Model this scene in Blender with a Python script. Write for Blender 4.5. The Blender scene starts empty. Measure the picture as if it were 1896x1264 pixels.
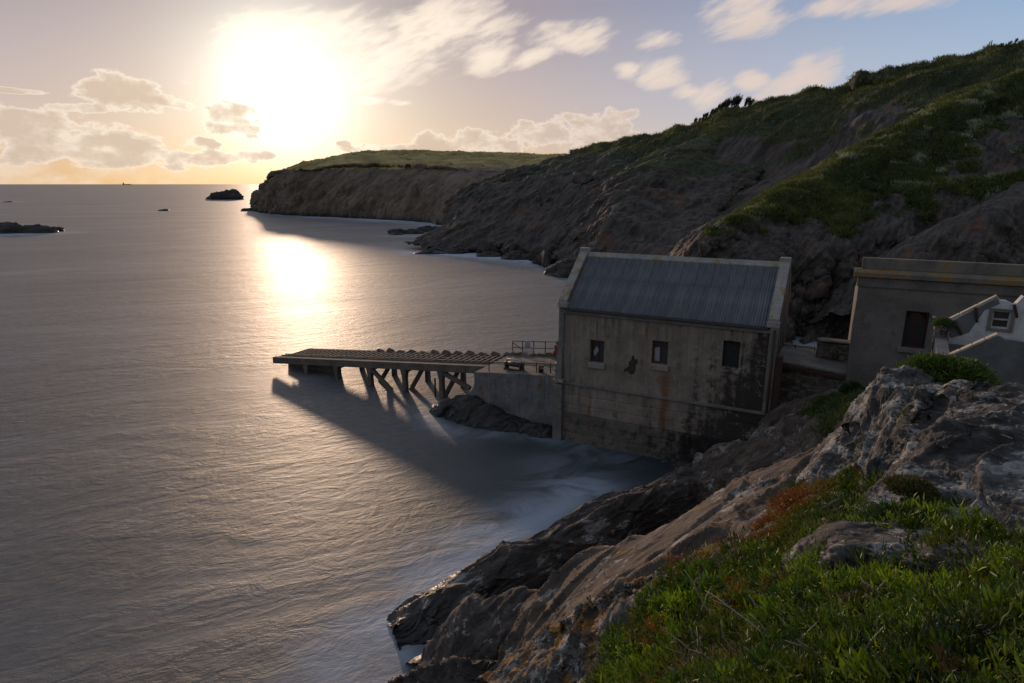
import bpy, math, random
import numpy as np
random.seed(7); np.random.seed(7)
R_ = math.radians
scene = bpy.context.scene
COL = scene.collection

# ------------------------------------------------------------------ camera, sun, sky, exposure
FPX = 1160.0; PITCH = math.atan(292/FPX); CAMH = 16.0
cam_d = bpy.data.cameras.new('camera'); cam = bpy.data.objects.new('camera', cam_d); COL.objects.link(cam)
cam_d.sensor_width = 36; cam_d.lens = FPX/1896*36; cam_d.clip_start = 0.05; cam_d.clip_end = 60000
cam.location = (0, 0, CAMH); cam.rotation_euler = (math.pi/2-PITCH, 0, 0)
scene.camera = cam
SUN_AZ, SUN_EL = -18.8, 7.3
sun_dir = np.array([math.sin(R_(SUN_AZ))*math.cos(R_(SUN_EL)), math.cos(R_(SUN_AZ))*math.cos(R_(SUN_EL)), math.sin(R_(SUN_EL))])
sl = bpy.data.lights.new('sun', 'SUN'); sl.energy = 2.4; sl.angle = R_(2.4); sl.color = (1, .69, .47)
so = bpy.data.objects.new('sun', sl); COL.objects.link(so)
so.rotation_euler = (math.pi/2-R_(SUN_EL), 0, math.pi-R_(SUN_AZ)); so.location = (0, 0, 200)
scene.view_settings.view_transform = 'Standard'; scene.view_settings.look = 'None'
scene.view_settings.gamma = 1; scene.view_settings.use_curve_mapping = False
scene.view_settings.exposure = 0.0
scene.cycles.max_bounces = 5; scene.cycles.diffuse_bounces = 2; scene.cycles.glossy_bounces = 3
scene.cycles.sample_clamp_indirect = 4; scene.cycles.caustics_reflective = False; scene.cycles.caustics_refractive = False

# ------------------------------------------------------------------ node helper
class NT:
    def __init__(s, tree): s.t = tree; s.n = tree.nodes; s.l = tree.links
    def new(s, typ, **kw):
        n = s.n.new(typ)
        for k, v in kw.items(): setattr(n, k, v)
        return n
    def put(s, sock, v):
        if v is None: return
        if isinstance(v, bpy.types.NodeSocket): s.l.new(v, sock)
        elif isinstance(v, (tuple, list)):
            sock.default_value = (*v, 1.0) if sock.type == 'RGBA' and len(v) == 3 else v
        else: sock.default_value = (v, v, v, 1) if sock.type == 'RGBA' else v
    def math(s, op, a, b=None, c=None, clamp=False):
        n = s.new('ShaderNodeMath', operation=op, use_clamp=clamp)
        for i, v in enumerate((a, b, c)):
            if v is not None: s.put(n.inputs[i], v)
        return n.outputs[0]
    def add(s, a, b): return s.math('ADD', a, b)
    def mul(s, a, b): return s.math('MULTIPLY', a, b)
    def sub(s, a, b): return s.math('SUBTRACT', a, b)
    def vmul(s, v, k):
        n = s.new('ShaderNodeVectorMath', operation='MULTIPLY'); s.put(n.inputs[0], v); s.put(n.inputs[1], k); return n.outputs[0]
    def vadd(s, v, k):
        n = s.new('ShaderNodeVectorMath', operation='ADD'); s.put(n.inputs[0], v); s.put(n.inputs[1], k); return n.outputs[0]
    def dot(s, v, k):
        n = s.new('ShaderNodeVectorMath', operation='DOT_PRODUCT'); s.put(n.inputs[0], v); s.put(n.inputs[1], k); return n.outputs['Value']
    def sep(s, v):
        n = s.new('ShaderNodeSeparateXYZ'); s.put(n.inputs[0], v); return n.outputs
    def comb(s, x, y, z):
        n = s.new('ShaderNodeCombineXYZ')
        for i, v in enumerate((x, y, z)): s.put(n.inputs[i], v)
        return n.outputs[0]
    def noise(s, vec, scale, detail=4, rough=.55, dist=0, color=False):
        n = s.new('ShaderNodeTexNoise'); s.put(n.inputs['Vector'], vec); n.inputs['Scale'].default_value = scale
        n.inputs['Detail'].default_value = detail; n.inputs['Roughness'].default_value = rough; n.inputs['Distortion'].default_value = dist
        return n.outputs['Color' if color else 'Fac']
    def voro(s, vec, scale, feature='F1', out='Distance', rnd=1):
        n = s.new('ShaderNodeTexVoronoi', feature=feature); s.put(n.inputs['Vector'], vec); n.inputs['Scale'].default_value = scale
        n.inputs['Randomness'].default_value = rnd
        return n.outputs[out]
    def rng(s, v, a, b, c=0, d=1, smooth=True):
        n = s.new('ShaderNodeMapRange', interpolation_type='SMOOTHSTEP' if smooth else 'LINEAR', clamp=True); s.put(n.inputs[0], v)
        for i, x in enumerate((a, b, c, d)): s.put(n.inputs[1+i], x)
        return n.outputs[0]
    def ramp(s, v, stops):
        n = s.new('ShaderNodeValToRGB'); s.put(n.inputs[0], v); e = n.color_ramp.elements
        while len(e) < len(stops): e.new(.5)
        for el, (p, c) in zip(e, stops): el.position = p; el.color = (*c, 1)
        return n.outputs[0]
    def mix(s, f, a, b, mode='MIX'):
        n = s.new('ShaderNodeMix', data_type='RGBA', blend_type=mode); s.put(n.inputs[0], f)
        s.put(n.inputs[6], a); s.put(n.inputs[7], b); return n.outputs[2]
    def bump(s, h, strength, dist, normal=None):
        n = s.new('ShaderNodeBump'); n.inputs['Strength'].default_value = strength; n.inputs['Distance'].default_value = dist
        s.put(n.inputs['Height'], h); s.put(n.inputs['Normal'], normal); return n.outputs[0]
    def attr(s, name, out='Fac'):
        n = s.new('ShaderNodeAttribute'); n.attribute_name = name; return n.outputs[out]
    def pos(s): return s.new('ShaderNodeNewGeometry').outputs['Position']
    def obj(s): return s.new('ShaderNodeTexCoord').outputs['Object']

def material(name):
    m = bpy.data.materials.new(name); m.use_nodes = True; m.node_tree.nodes.clear()
    t = NT(m.node_tree); o = t.new('ShaderNodeOutputMaterial'); b = t.new('ShaderNodeBsdfPrincipled')
    t.l.new(b.outputs[0], o.inputs[0]); t.b = b; t.o = o
    def fin(color, rough=.85, normal=None, spec=.3, **kw):
        t.put(b.inputs['Base Color'], color); t.put(b.inputs['Roughness'], rough); t.put(b.inputs['Normal'], normal)
        b.inputs['Specular IOR Level'].default_value = spec
        for k, v in kw.items(): t.put(b.inputs[k], v)
        return m
    return t, fin

# ------------------------------------------------------------------ sky
world = bpy.data.worlds.new('World'); scene.world = world; world.use_nodes = True
def build_sky():
    t = NT(world.node_tree); t.n.clear()
    sky = t.new('ShaderNodeTexSky', sky_type='NISHITA', sun_disc=False, sun_elevation=R_(SUN_EL), sun_rotation=R_(SUN_AZ),
                altitude=20, air_density=1.0, dust_density=1.6, ozone_density=1.6)
    d = t.new('ShaderNodeTexCoord').outputs['Generated']
    nrm = t.new('ShaderNodeVectorMath', operation='NORMALIZE'); t.put(nrm.inputs[0], d); d = nrm.outputs[0]
    x, y, z = t.sep(d)
    DEG = 180/math.pi
    az = t.mul(t.math('ARCTAN2', x, y), DEG); el = t.mul(t.math('ARCSINE', z), DEG)
    ca = t.dot(d, tuple(float(q) for q in sun_dir)); ang = t.mul(t.math('ARCCOSINE', t.math('MINIMUM', ca, 1.0)), DEG)
    # aureole of thin lit vapour round the sun
    g1 = t.math('EXPONENT', t.mul(t.math('POWER', t.mul(ang, 1/4.4), 2.0), -1.0))
    g2 = t.math('EXPONENT', t.mul(ang, -1/7.0))
    g3 = t.math('EXPONENT', t.mul(ang, -1/26.0))
    # clear sky seen through thin evening vapour: warm low down and round the sun, blue-grey away from it
    def vsum(terms):
        acc = None
        for f, c in terms:
            n = t.new('ShaderNodeVectorMath', operation='MULTIPLY_ADD'); t.put(n.inputs[0], t.comb(f, f, f) if f is not None else (1, 1, 1)); t.put(n.inputs[1], c)
            t.put(n.inputs[2], acc if acc is not None else (0, 0, 0)); acc = n.outputs[0]
        return acc
    elp = t.math('MAXIMUM', el, 0.0)
    vap = vsum([(None, (.808, .777, .883)), (t.math('EXPONENT', t.mul(elp, -1/5)), (-.186, -.224, -.411)), (t.math('EXPONENT', t.mul(ang, -1/20)), (-.25, -.486, -.738)),
                (t.math('EXPONENT', t.mul(ang, -1/8)), (.66, .92, 1.02)), (t.rng(ang, 20, 60, smooth=False), (-.142, -.003, .085)), (t.mul(t.math('EXPONENT', t.mul(elp, -1/3)), t.rng(ang, 70, 30)), (.10, .0, -.05)), (t.rng(el, 0, 14, smooth=False), (-.416, -.359, -.325))])
    dim = t.mul(t.rng(ang, 50, 140, 1.0, .45), t.rng(el, 14, 70, 1.0, .70)); vap = t.vmul(vap, t.comb(dim, dim, dim))
    sk = t.new('ShaderNodeVectorMath', operation='SCALE'); t.put(sk.inputs[0], sky.outputs[0]); sk.inputs['Scale'].default_value = .05*.1
    base = t.vadd(vap, sk.outputs[0])
    base = t.vadd(base, vsum([(g1, (.25, .23, .20)), (t.math('EXPONENT', t.mul(ang, -1/2.8)), (1.5, 1.35, 1.1))]))
    # clouds
    p2 = t.comb(az, t.mul(el, 1.0), 0.0)
    wn = t.noise(t.vmul(p2, (.10, .16, 1)), 1.0, 5, .58)
    wf = t.noise(t.vmul(p2, (.34, .55, 1)), 1.0, 6, .6)
    pr = t.comb(t.add(t.mul(az, .94), t.mul(el, .34)), t.add(t.mul(el, .94), t.mul(az, -.34)), 0.0)
    sm = t.add(t.mul(t.noise(t.vmul(pr, (.16, .48, 1)), 1.0, 4, .55, .5), .72), t.mul(t.noise(t.vmul(pr, (.5, 1.9, 1)), 1.0, 3, .55), .28))
    def blob(a0, e0, wa, we, k=0.0):   # k: tilt
        da = t.sub(az, a0); de = t.sub(t.sub(el, e0), t.mul(da, k))
        q = t.add(t.math('POWER', t.mul(da, 1/wa), 2.0), t.math('POWER', t.mul(de, 1/we), 2.0))
        return t.sub(1.0, q)
    def union(l):
        r = l[0]
        for b in l[1:]: r = t.math('MAXIMUM', r, b)
        return t.math('MAXIMUM', r, -1.5)
    soft = union([blob(*b) for b in SOFT]); puff = union([blob(*b) for b in PUFF])
    dens_s = t.rng(t.add(t.mul(soft, .62), t.mul(t.sub(sm, .5), 3.6)), -.38, .80)
    dens_p = t.rng(t.add(t.mul(puff, .75), t.mul(t.sub(wf, .5), 3.6)), .0, .42)
    # scattered low and high cloud over the rest of the sky
    far = t.math('GREATER_THAN', t.math('ABSOLUTE', az), 46)
    band = t.mul(t.rng(t.add(wn, t.mul(wf, .35)), .60, .86), t.rng(el, 2, 9))
    low = t.mul(t.mul(t.rng(t.add(t.mul(wn, .8), t.mul(wf, .55)), .55, .80), t.rng(el, 6.0, 1.0)), .55)
    low = t.mul(low, t.rng(ang, 7, 16))
    dens = t.math('MAXIMUM', t.math('MAXIMUM', t.mul(dens_s, .92), t.mul(dens_p, .92)), low)
    out_az = t.rng(t.math('ABSOLUTE', az), 50, 75); out_el = t.rng(el, 14, 20)
    dens = t.math('MAXIMUM', dens, t.mul(t.mul(band, .7), t.math('MAXIMUM', out_az, out_el)))
    # colour: bright cream thin edges, greyer thick middles, dimmer away from the sun
    lit = t.mix(t.rng(ang, 8, 46), (1.02, .88, .72), (.74, .61, .54))
    core = t.mix(t.rng(ang, 4, 40), (.62, .46, .33), (.52, .42, .38))
    thick = t.mul(t.rng(dens_p, .62, 1.0), t.rng(t.add(t.mul(puff, .22), wf), .42, .72))
    thick = t.math('MAXIMUM', t.mul(t.mul(thick, t.rng(wf, .30, .60, .35, 1.0)), .78), t.mul(t.rng(sm, .52, .72), t.mul(dens_s, .35)))
    cc = t.mix(thick, lit, core)
    cc = t.mix(1.0, cc, t.mix(1.0, (1.0, .90, .74), t.mul(t.mul(t.math('EXPONENT', t.mul(ang, -1/5.0)), .9), t.sub(1.0, thick)), 'MULTIPLY'), 'ADD')
    base = t.mix(dens, base, cc)
    # below the horizon the dull sea carries on
    base = t.mix(t.rng(el, -1.2, -.2), (.12, .11, .10), base)
    bg = t.new('ShaderNodeBackground'); t.put(bg.inputs[0], t.vmul(base, (10.0,)*3)); bg.inputs[1].default_value = SKYK
    o = t.new('ShaderNodeOutputWorld'); t.l.new(bg.outputs[0], o.inputs[0])
SKYK = 0.10      # strength of the whole background; its colours are scaled up to offset it
def azel(u, v):
    r = ray(u, v); return math.degrees(math.atan2(r[0], r[1])), math.degrees(math.atan2(r[2], math.hypot(r[0], r[1])))
_c, _s = math.cos(PITCH), math.sin(PITCH)
def ray(u, v):
    a = (u-948)/FPX; b = (632-v)/FPX
    return np.array([a, _c+b*_s, -_s+b*_c])
def cloud(u, v, w, h, k=0.0):
    a, e = azel(u, v); return (a, e, w/FPX*57.3, h/FPX*57.3, k)
SOFT = [cloud(680, 90, 105, 55), cloud(820, 60, 110, 55, .1), cloud(900, 100, 60, 32), cloud(980, 108, 55, 14, .35), cloud(1060, 68, 78, 24),
        cloud(1212, 70, 38, 16), cloud(1225, 135, 44, 24), cloud(1165, 132, 22, 14), cloud(1385, 15, 72, 38), cloud(1600, 4, 95, 18),
        cloud(1275, 172, 26, 14), cloud(1315, 176, 30, 20, .2), cloud(1392, 150, 28, 15), cloud(1470, 172, 60, 44, .5), cloud(1490, 140, 26, 30),
        cloud(1600, 168, 110, 10, .15), cloud(660, 140, 70, 30), cloud(560, 110, 110, 70), cloud(470, 90, 60, 50), cloud(680, 186, 30, 8), cloud(740, 190, 22, 5)]
PUFF = [cloud(235, 168, 72, 32), cloud(300, 182, 55, 12, -.25), cloud(430, 216, 52, 34), cloud(455, 240, 30, 14), cloud(365, 265, 36, 10), cloud(640, 265, 16, 6),
        cloud(1110, 236, 66, 42), cloud(1000, 250, 66, 28), cloud(880, 266, 120, 24), cloud(790, 262, 22, 22), cloud(720, 275, 90, 10),
        cloud(1180, 255, 30, 16), cloud(60, 228, 130, 24), cloud(110, 262, 170, 26), cloud(210, 288, 190, 22), cloud(440, 290, 60, 12),
        cloud(30, 168, 55, 4), cloud(150, 200, 50, 9)]
build_sky()

# ------------------------------------------------------------------ geometry helpers
def at_y(u, v, y): r = ray(u, v); return np.array([0, 0, CAMH])+y/r[1]*r
def at_z(u, v, z=0.0): r = ray(u, v); return np.array([0, 0, CAMH])+(z-CAMH)/r[2]*r
B0 = np.array([2.997, 38.143, 0.]); DX = np.array([.88405639, -.46738025, 0.]); DN = np.array([.46738025, .88405639, 0.])
BROT = math.atan2(DX[1], DX[0])
def on_m(u, v, m):                      # point of that sight line on the plane at depth m behind the boathouse wall -> (l, z)
    r = ray(u, v); o = np.array([0, 0, CAMH])-B0; k = (m-o@DN)/(r@DN); q = o+k*r; return float(q@DX), float(q[2])
def tag(o, label=None, cat=None, group=None, kind=None):
    if label: o['label'] = label
    if cat: o['category'] = cat
    if group: o['group'] = group
    if kind: o['kind'] = kind
    return o
def empty(name, loc=(0, 0, 0), rz=0, label=None, cat=None, group=None):
    o = bpy.data.objects.new(name, None); COL.objects.link(o); o.location = loc; o.rotation_euler = (0, 0, rz); o.empty_display_size = .2
    return tag(o, label, cat, group)
def link_mesh(name, me, mat, parent=None, smooth=False):
    if mat is not None: me.materials.append(mat)
    if smooth: me.polygons.foreach_set('use_smooth', np.ones(len(me.polygons), bool))
    o = bpy.data.objects.new(name, me); COL.objects.link(o)
    if parent is not None: o.parent = parent
    return o
def np_mesh(name, V, F, mat, parent=None, smooth=True, attrs=None):
    """V (n,3); F (m,k) of equal sized faces"""
    V = np.ascontiguousarray(V, np.float32); F = np.ascontiguousarray(F, np.int32); k = F.shape[1]
    me = bpy.data.meshes.new(name); me.vertices.add(len(V)); me.vertices.foreach_set('co', V.ravel())
    me.loops.add(F.size); me.loops.foreach_set('vertex_index', F.ravel())
    me.polygons.add(len(F)); me.polygons.foreach_set('loop_start', np.arange(0, F.size, k, dtype=np.int32))
    me.update(calc_edges=True)
    for an, (typ, dat) in (attrs or {}).items():
        a = me.attributes.new(an, typ, 'POINT')
        a.data.foreach_set('color' if typ == 'FLOAT_COLOR' else 'value', np.ascontiguousarray(dat, np.float32).ravel())
    return link_mesh(name, me, mat, parent, smooth)
class MB:
    def __init__(s): s.v = []; s.f = []
    def hexa(s, p):                     # 8 points, bottom ring then top ring
        n = len(s.v); s.v += [tuple(map(float, q)) for q in p]
        s.f += [tuple(n+i for i in f) for f in ((3, 2, 1, 0), (4, 5, 6, 7), (0, 1, 5, 4), (1, 2, 6, 5), (2, 3, 7, 6), (3, 0, 4, 7))]
        return s
    def box(s, x0, x1, y0, y1, z0, z1):
        return s.hexa([(x0, y0, z0), (x1, y0, z0), (x1, y1, z0), (x0, y1, z0), (x0, y0, z1), (x1, y0, z1), (x1, y1, z1), (x0, y1, z1)])
    def beam(s, a, b, w, h, up=(0, 0, 1)):
        a = np.array(a, float); b = np.array(b, float); d = b-a; d /= np.linalg.norm(d); up = np.array(up, float)
        if abs(d@up) > .98: up = np.array([1., 0, 0])
        sd = np.cross(d, up); sd /= np.linalg.norm(sd); u = np.cross(sd, d); sd *= w/2; u *= h/2
        return s.hexa([a-sd-u, a+sd-u, b+sd-u, b-sd-u, a-sd+u, a+sd+u, b+sd+u, b-sd+u])
    def tube(s, pts, r, n=8):
        pts = [np.array(p, float) for p in pts]; rr = r if hasattr(r, '__len__') else [r]*len(pts); base = len(s.v)
        for i, p in enumerate(pts):
            d = pts[min(i+1, len(pts)-1)]-pts[max(i-1, 0)]; d /= np.linalg.norm(d)+1e-9
            a = np.array([0, 0, 1.]) if abs(d[2]) < .9 else np.array([1., 0, 0])
            x = np.cross(d, a); x /= np.linalg.norm(x); y = np.cross(d, x)
            for k in range(n):
                t = 2*math.pi*k/n; s.v.append(tuple(p+rr[i]*(math.cos(t)*x+math.sin(t)*y)))
        for i in range(len(pts)-1):
            for k in range(n):
                a = base+i*n+k; b = base+i*n+(k+1) % n; s.f.append((a, b, b+n, a+n))
        s.f.append(tuple(base+k for k in range(n))[::-1]); s.f.append(tuple(base+(len(pts)-1)*n+k for k in range(n)))
        return s
    def prism(s, poly, ax, c0, c1):     # poly in the two other axes, extruded along axis ax
        n = len(s.v); k = len(poly)
        for c in (c0, c1):
            for (a, b) in poly: s.v.append({0: (c, a, b), 1: (a, c, b), 2: (a, b, c)}[ax])
        s.f.append(tuple(range(n, n+k))); s.f.append(tuple(range(n+2*k-1, n+k-1, -1)))
        for i in range(k): j = (i+1) % k; s.f.append((n+i, n+k+i, n+k+j, n+j))
        return s
    def wall(s, x0, x1, z0, z1, holes, y0, y1):   # slab with rectangular openings (x0,x1,z0,z1)
        xs = sorted({x0, x1, *[h[0] for h in holes], *[h[1] for h in holes]}); zs = sorted({z0, z1, *[h[2] for h in holes], *[h[3] for h in holes]})
        def solid(i, j):
            if not (0 <= i < len(xs)-1 and 0 <= j < len(zs)-1): return False
            cx = (xs[i]+xs[i+1])/2; cz = (zs[j]+zs[j+1])/2
            return not any(h[0] < cx < h[1] and h[2] < cz < h[3] for h in holes)
        vid = {}
        def V(i, j, k):
            if (i, j, k) not in vid: vid[i, j, k] = len(s.v); s.v.append((xs[i], (y0, y1)[k], zs[j]))
            return vid[i, j, k]
        for i in range(len(xs)-1):
            for j in range(len(zs)-1):
                if not solid(i, j): continue
                s.f.append((V(i, j, 0), V(i+1, j, 0), V(i+1, j+1, 0), V(i, j+1, 0)))
                s.f.append((V(i, j, 1), V(i, j+1, 1), V(i+1, j+1, 1), V(i+1, j, 1)))
                if not solid(i-1, j): s.f.append((V(i, j, 0), V(i, j+1, 0), V(i, j+1, 1), V(i, j, 1)))
                if not solid(i+1, j): s.f.append((V(i+1, j, 0), V(i+1, j, 1), V(i+1, j+1, 1), V(i+1, j+1, 0)))
                if not solid(i, j-1): s.f.append((V(i, j, 0), V(i, j, 1), V(i+1, j, 1), V(i+1, j, 0)))
                if not solid(i, j+1): s.f.append((V(i, j+1, 0), V(i+1, j+1, 0), V(i+1, j+1, 1), V(i, j+1, 1)))
        return s
    def mesh(s, name):
        me = bpy.data.meshes.new(name); me.from_pydata(s.v, [], s.f); me.update(); return me
    def build(s, name, mat, parent=None, smooth=False, bevel=0):
        o = link_mesh(name, s.mesh(name), mat, parent, smooth)
        if bevel:
            b = o.modifiers.new('bevel', 'BEVEL'); b.width = bevel; b.segments = 2; b.limit_method = 'ANGLE'; b.angle_limit = R_(40)
        return o

# ------------------------------------------------------------------ numpy noise
def _h(ix, iy, iz, seed):
    h = (ix.astype(np.uint32)*np.uint32(374761393)) ^ (iy.astype(np.uint32)*np.uint32(668265263)) ^ (iz.astype(np.uint32)*np.uint32(2147483647)) ^ np.uint32((seed*1274126177) & 0xffffffff)
    h = (h ^ (h >> np.uint32(13)))*np.uint32(1274126177); h = (h ^ (h >> np.uint32(16)))*np.uint32(2246822519)
    return h ^ (h >> np.uint32(15))
def perlin(P, seed=0):
    I = np.floor(P).astype(np.int64); f = P-I; w = f*f*f*(f*(f*6-15)+10); out = np.zeros(len(P))
    for dx in (0, 1):
        for dy in (0, 1):
            for dz in (0, 1):
                h = _h(I[:, 0]+dx, I[:, 1]+dy, I[:, 2]+dz, seed)
                gx = (h & np.uint32(1023))/511.5-1; gy = ((h >> np.uint32(10)) & np.uint32(1023))/511.5-1; gz = ((h >> np.uint32(20)) & np.uint32(1023))/511.5-1
                d = gx*(f[:, 0]-dx)+gy*(f[:, 1]-dy)+gz*(f[:, 2]-dz)
                out += d*(w[:, 0] if dx else 1-w[:, 0])*(w[:, 1] if dy else 1-w[:, 1])*(w[:, 2] if dz else 1-w[:, 2])
    return out*1.3
def fbm(P, octs=4, gain=.5, seed=0, ridged=False):
    o = np.zeros(len(P)); a = 1.; P = np.array(P, float)
    for i in range(octs):
        n = perlin(P, seed+i*17)
        o += a*((1-2*np.abs(n)) if ridged else n); a *= gain; P = P*2.03+11.3
    return o
def cells(P, seed=0):
    """random value of the nearest cell, and distance to the border with the next"""
    I = np.floor(P).astype(np.int64); d1 = np.full(len(P), 9.); d2 = np.full(len(P), 9.); val = np.zeros(len(P))
    for dx in (-1, 0, 1):
        for dy in (-1, 0, 1):
            for dz in (-1, 0, 1):
                c = I+np.array([dx, dy, dz]); h = _h(c[:, 0], c[:, 1], c[:, 2], seed)
                q = c+np.stack([(h & np.uint32(1023))/1023., ((h >> np.uint32(10)) & np.uint32(1023))/1023., ((h >> np.uint32(20)) & np.uint32(1023))/1023.], 1)
                d = np.sqrt(((P-q)**2).sum(1)); nearer = d < d1
                d2 = np.where(nearer, d1, np.minimum(d2, d)); val = np.where(nearer, (h % np.uint32(997))/997., val); d1 = np.minimum(d1, d)
    return val, d2-d1
def facets(P, seed=0):
    """tilted planes, one per cell: the faces and joints of broken rock"""
    I = np.floor(P).astype(np.int64); d1 = np.full(len(P), 9.); d2 = np.full(len(P), 9.); h1 = np.zeros(len(P), np.uint32); r = np.zeros_like(P)
    for dx in (-1, 0, 1):
        for dy in (-1, 0, 1):
            for dz in (-1, 0, 1):
                c = I+np.array([dx, dy, dz]); h = _h(c[:, 0], c[:, 1], c[:, 2], seed)
                q = P-(c+.15+.7*np.stack([(h & np.uint32(1023))/1023., ((h >> np.uint32(10)) & np.uint32(1023))/1023., ((h >> np.uint32(20)) & np.uint32(1023))/1023.], 1))
                d = np.sqrt((q**2).sum(1)); n = d < d1
                d2 = np.where(n, d1, np.minimum(d2, d)); h1 = np.where(n, h, h1); r = np.where(n[:, None], q, r); d1 = np.minimum(d1, d)
    g = np.stack([((h1*np.uint32(k)) >> np.uint32(20) & np.uint32(1023))/511.5-1 for k in (2654435761, 2246822519, 3266489917)], 1)
    return .75*(g*r).sum(1)+.35*((h1 % np.uint32(991))/991.-.5), d2-d1
def rock_disp(P, sc, amp, seed=0, axis=(.6, .5, .6), stretch=.38, block=1., crack=.35, fine=.10, low=.45):
    """craggy relief in metres: big lumps, tilted faces in three sizes drawn out along the cleavage, open joints, grit"""
    e = np.array(axis, float); e /= np.linalg.norm(e); Q = P/sc; Q = Q-np.outer(Q@e, e)*(1-stretch)
    W_ = np.stack([fbm(Q*1.1, 3, seed=seed+50+i) for i in range(3)], 1)
    o = low*fbm(P/sc*.55, 3, seed=seed); Q = Q+W_*.16
    for k, (f, a) in enumerate(((.9, 1.0), (2.1, .42), (4.7, .18))):
        h, d = facets(Q*f+seed*.37, seed+k*7); o += block*a*h*np.clip(d*9, .35, 1)-crack*a*.5*np.exp(-(d/.05)**2)
    if fine: o += fine*fbm(Q*6, 4, .55, seed=seed+7)
    return o*amp
def crom(pts, n, closed=False, chord=True):
    """Catmull-Rom through pts (k,...) sampled n times"""
    pts = np.array(pts, float); k = len(pts)
    if chord and k > 2:
        d = np.linalg.norm(np.diff(pts.reshape(k, -1), axis=0), axis=1)+1e-6; c = np.concatenate([[0], np.cumsum(d)]); c /= c[-1]
        t = np.interp(np.linspace(0, 1, n), c, np.arange(k))
    else: t = np.linspace(0, k-1, n)
    i = np.clip(np.floor(t).astype(int), 0, k-2); f = (t-i).reshape((-1,)+(1,)*(pts.ndim-1))
    p0 = pts[np.clip(i-1, 0, k-1)]; p1 = pts[i]; p2 = pts[i+1]; p3 = pts[np.clip(i+2, 0, k-1)]
    return .5*(2*p1+(p2-p0)*f+(2*p0-5*p1+4*p2-p3)*f**2+(3*p1-p0-3*p2+p3)*f**3)
def grid_normals(G):
    du = np.gradient(G, axis=1); dv = np.gradient(G, axis=0); n = np.cross(du, dv); n /= np.linalg.norm(n, axis=2, keepdims=True)+1e-9; return n
def grid_faces(nv, nu):
    i = np.arange(nv-1)[:, None]*nu+np.arange(nu-1)[None]; i = i.ravel(); return np.stack([i, i+1, i+1+nu, i+nu], 1)
def loft(rows, nu, nv, flip=False):
    R = [crom(r, nu) for r in rows]; G = crom(np.array(R), nv, chord=True)
    return G[:, ::-1].copy() if flip else G
def displaced(G, fn):
    n = grid_normals(G); d = fn(G.reshape(-1, 3)).reshape(G.shape[:2]); return G+n*d[..., None]
def patch(name, G, mat, attrs=None, parent=None, smooth=True):
    nv, nu = G.shape[:2]; return np_mesh(name, G.reshape(-1, 3), grid_faces(nv, nu), mat, parent, smooth, attrs)
def sstep(x, a, b): t = np.clip((x-a)/(b-a), 0, 1); return t*t*(3-2*t)

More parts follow.
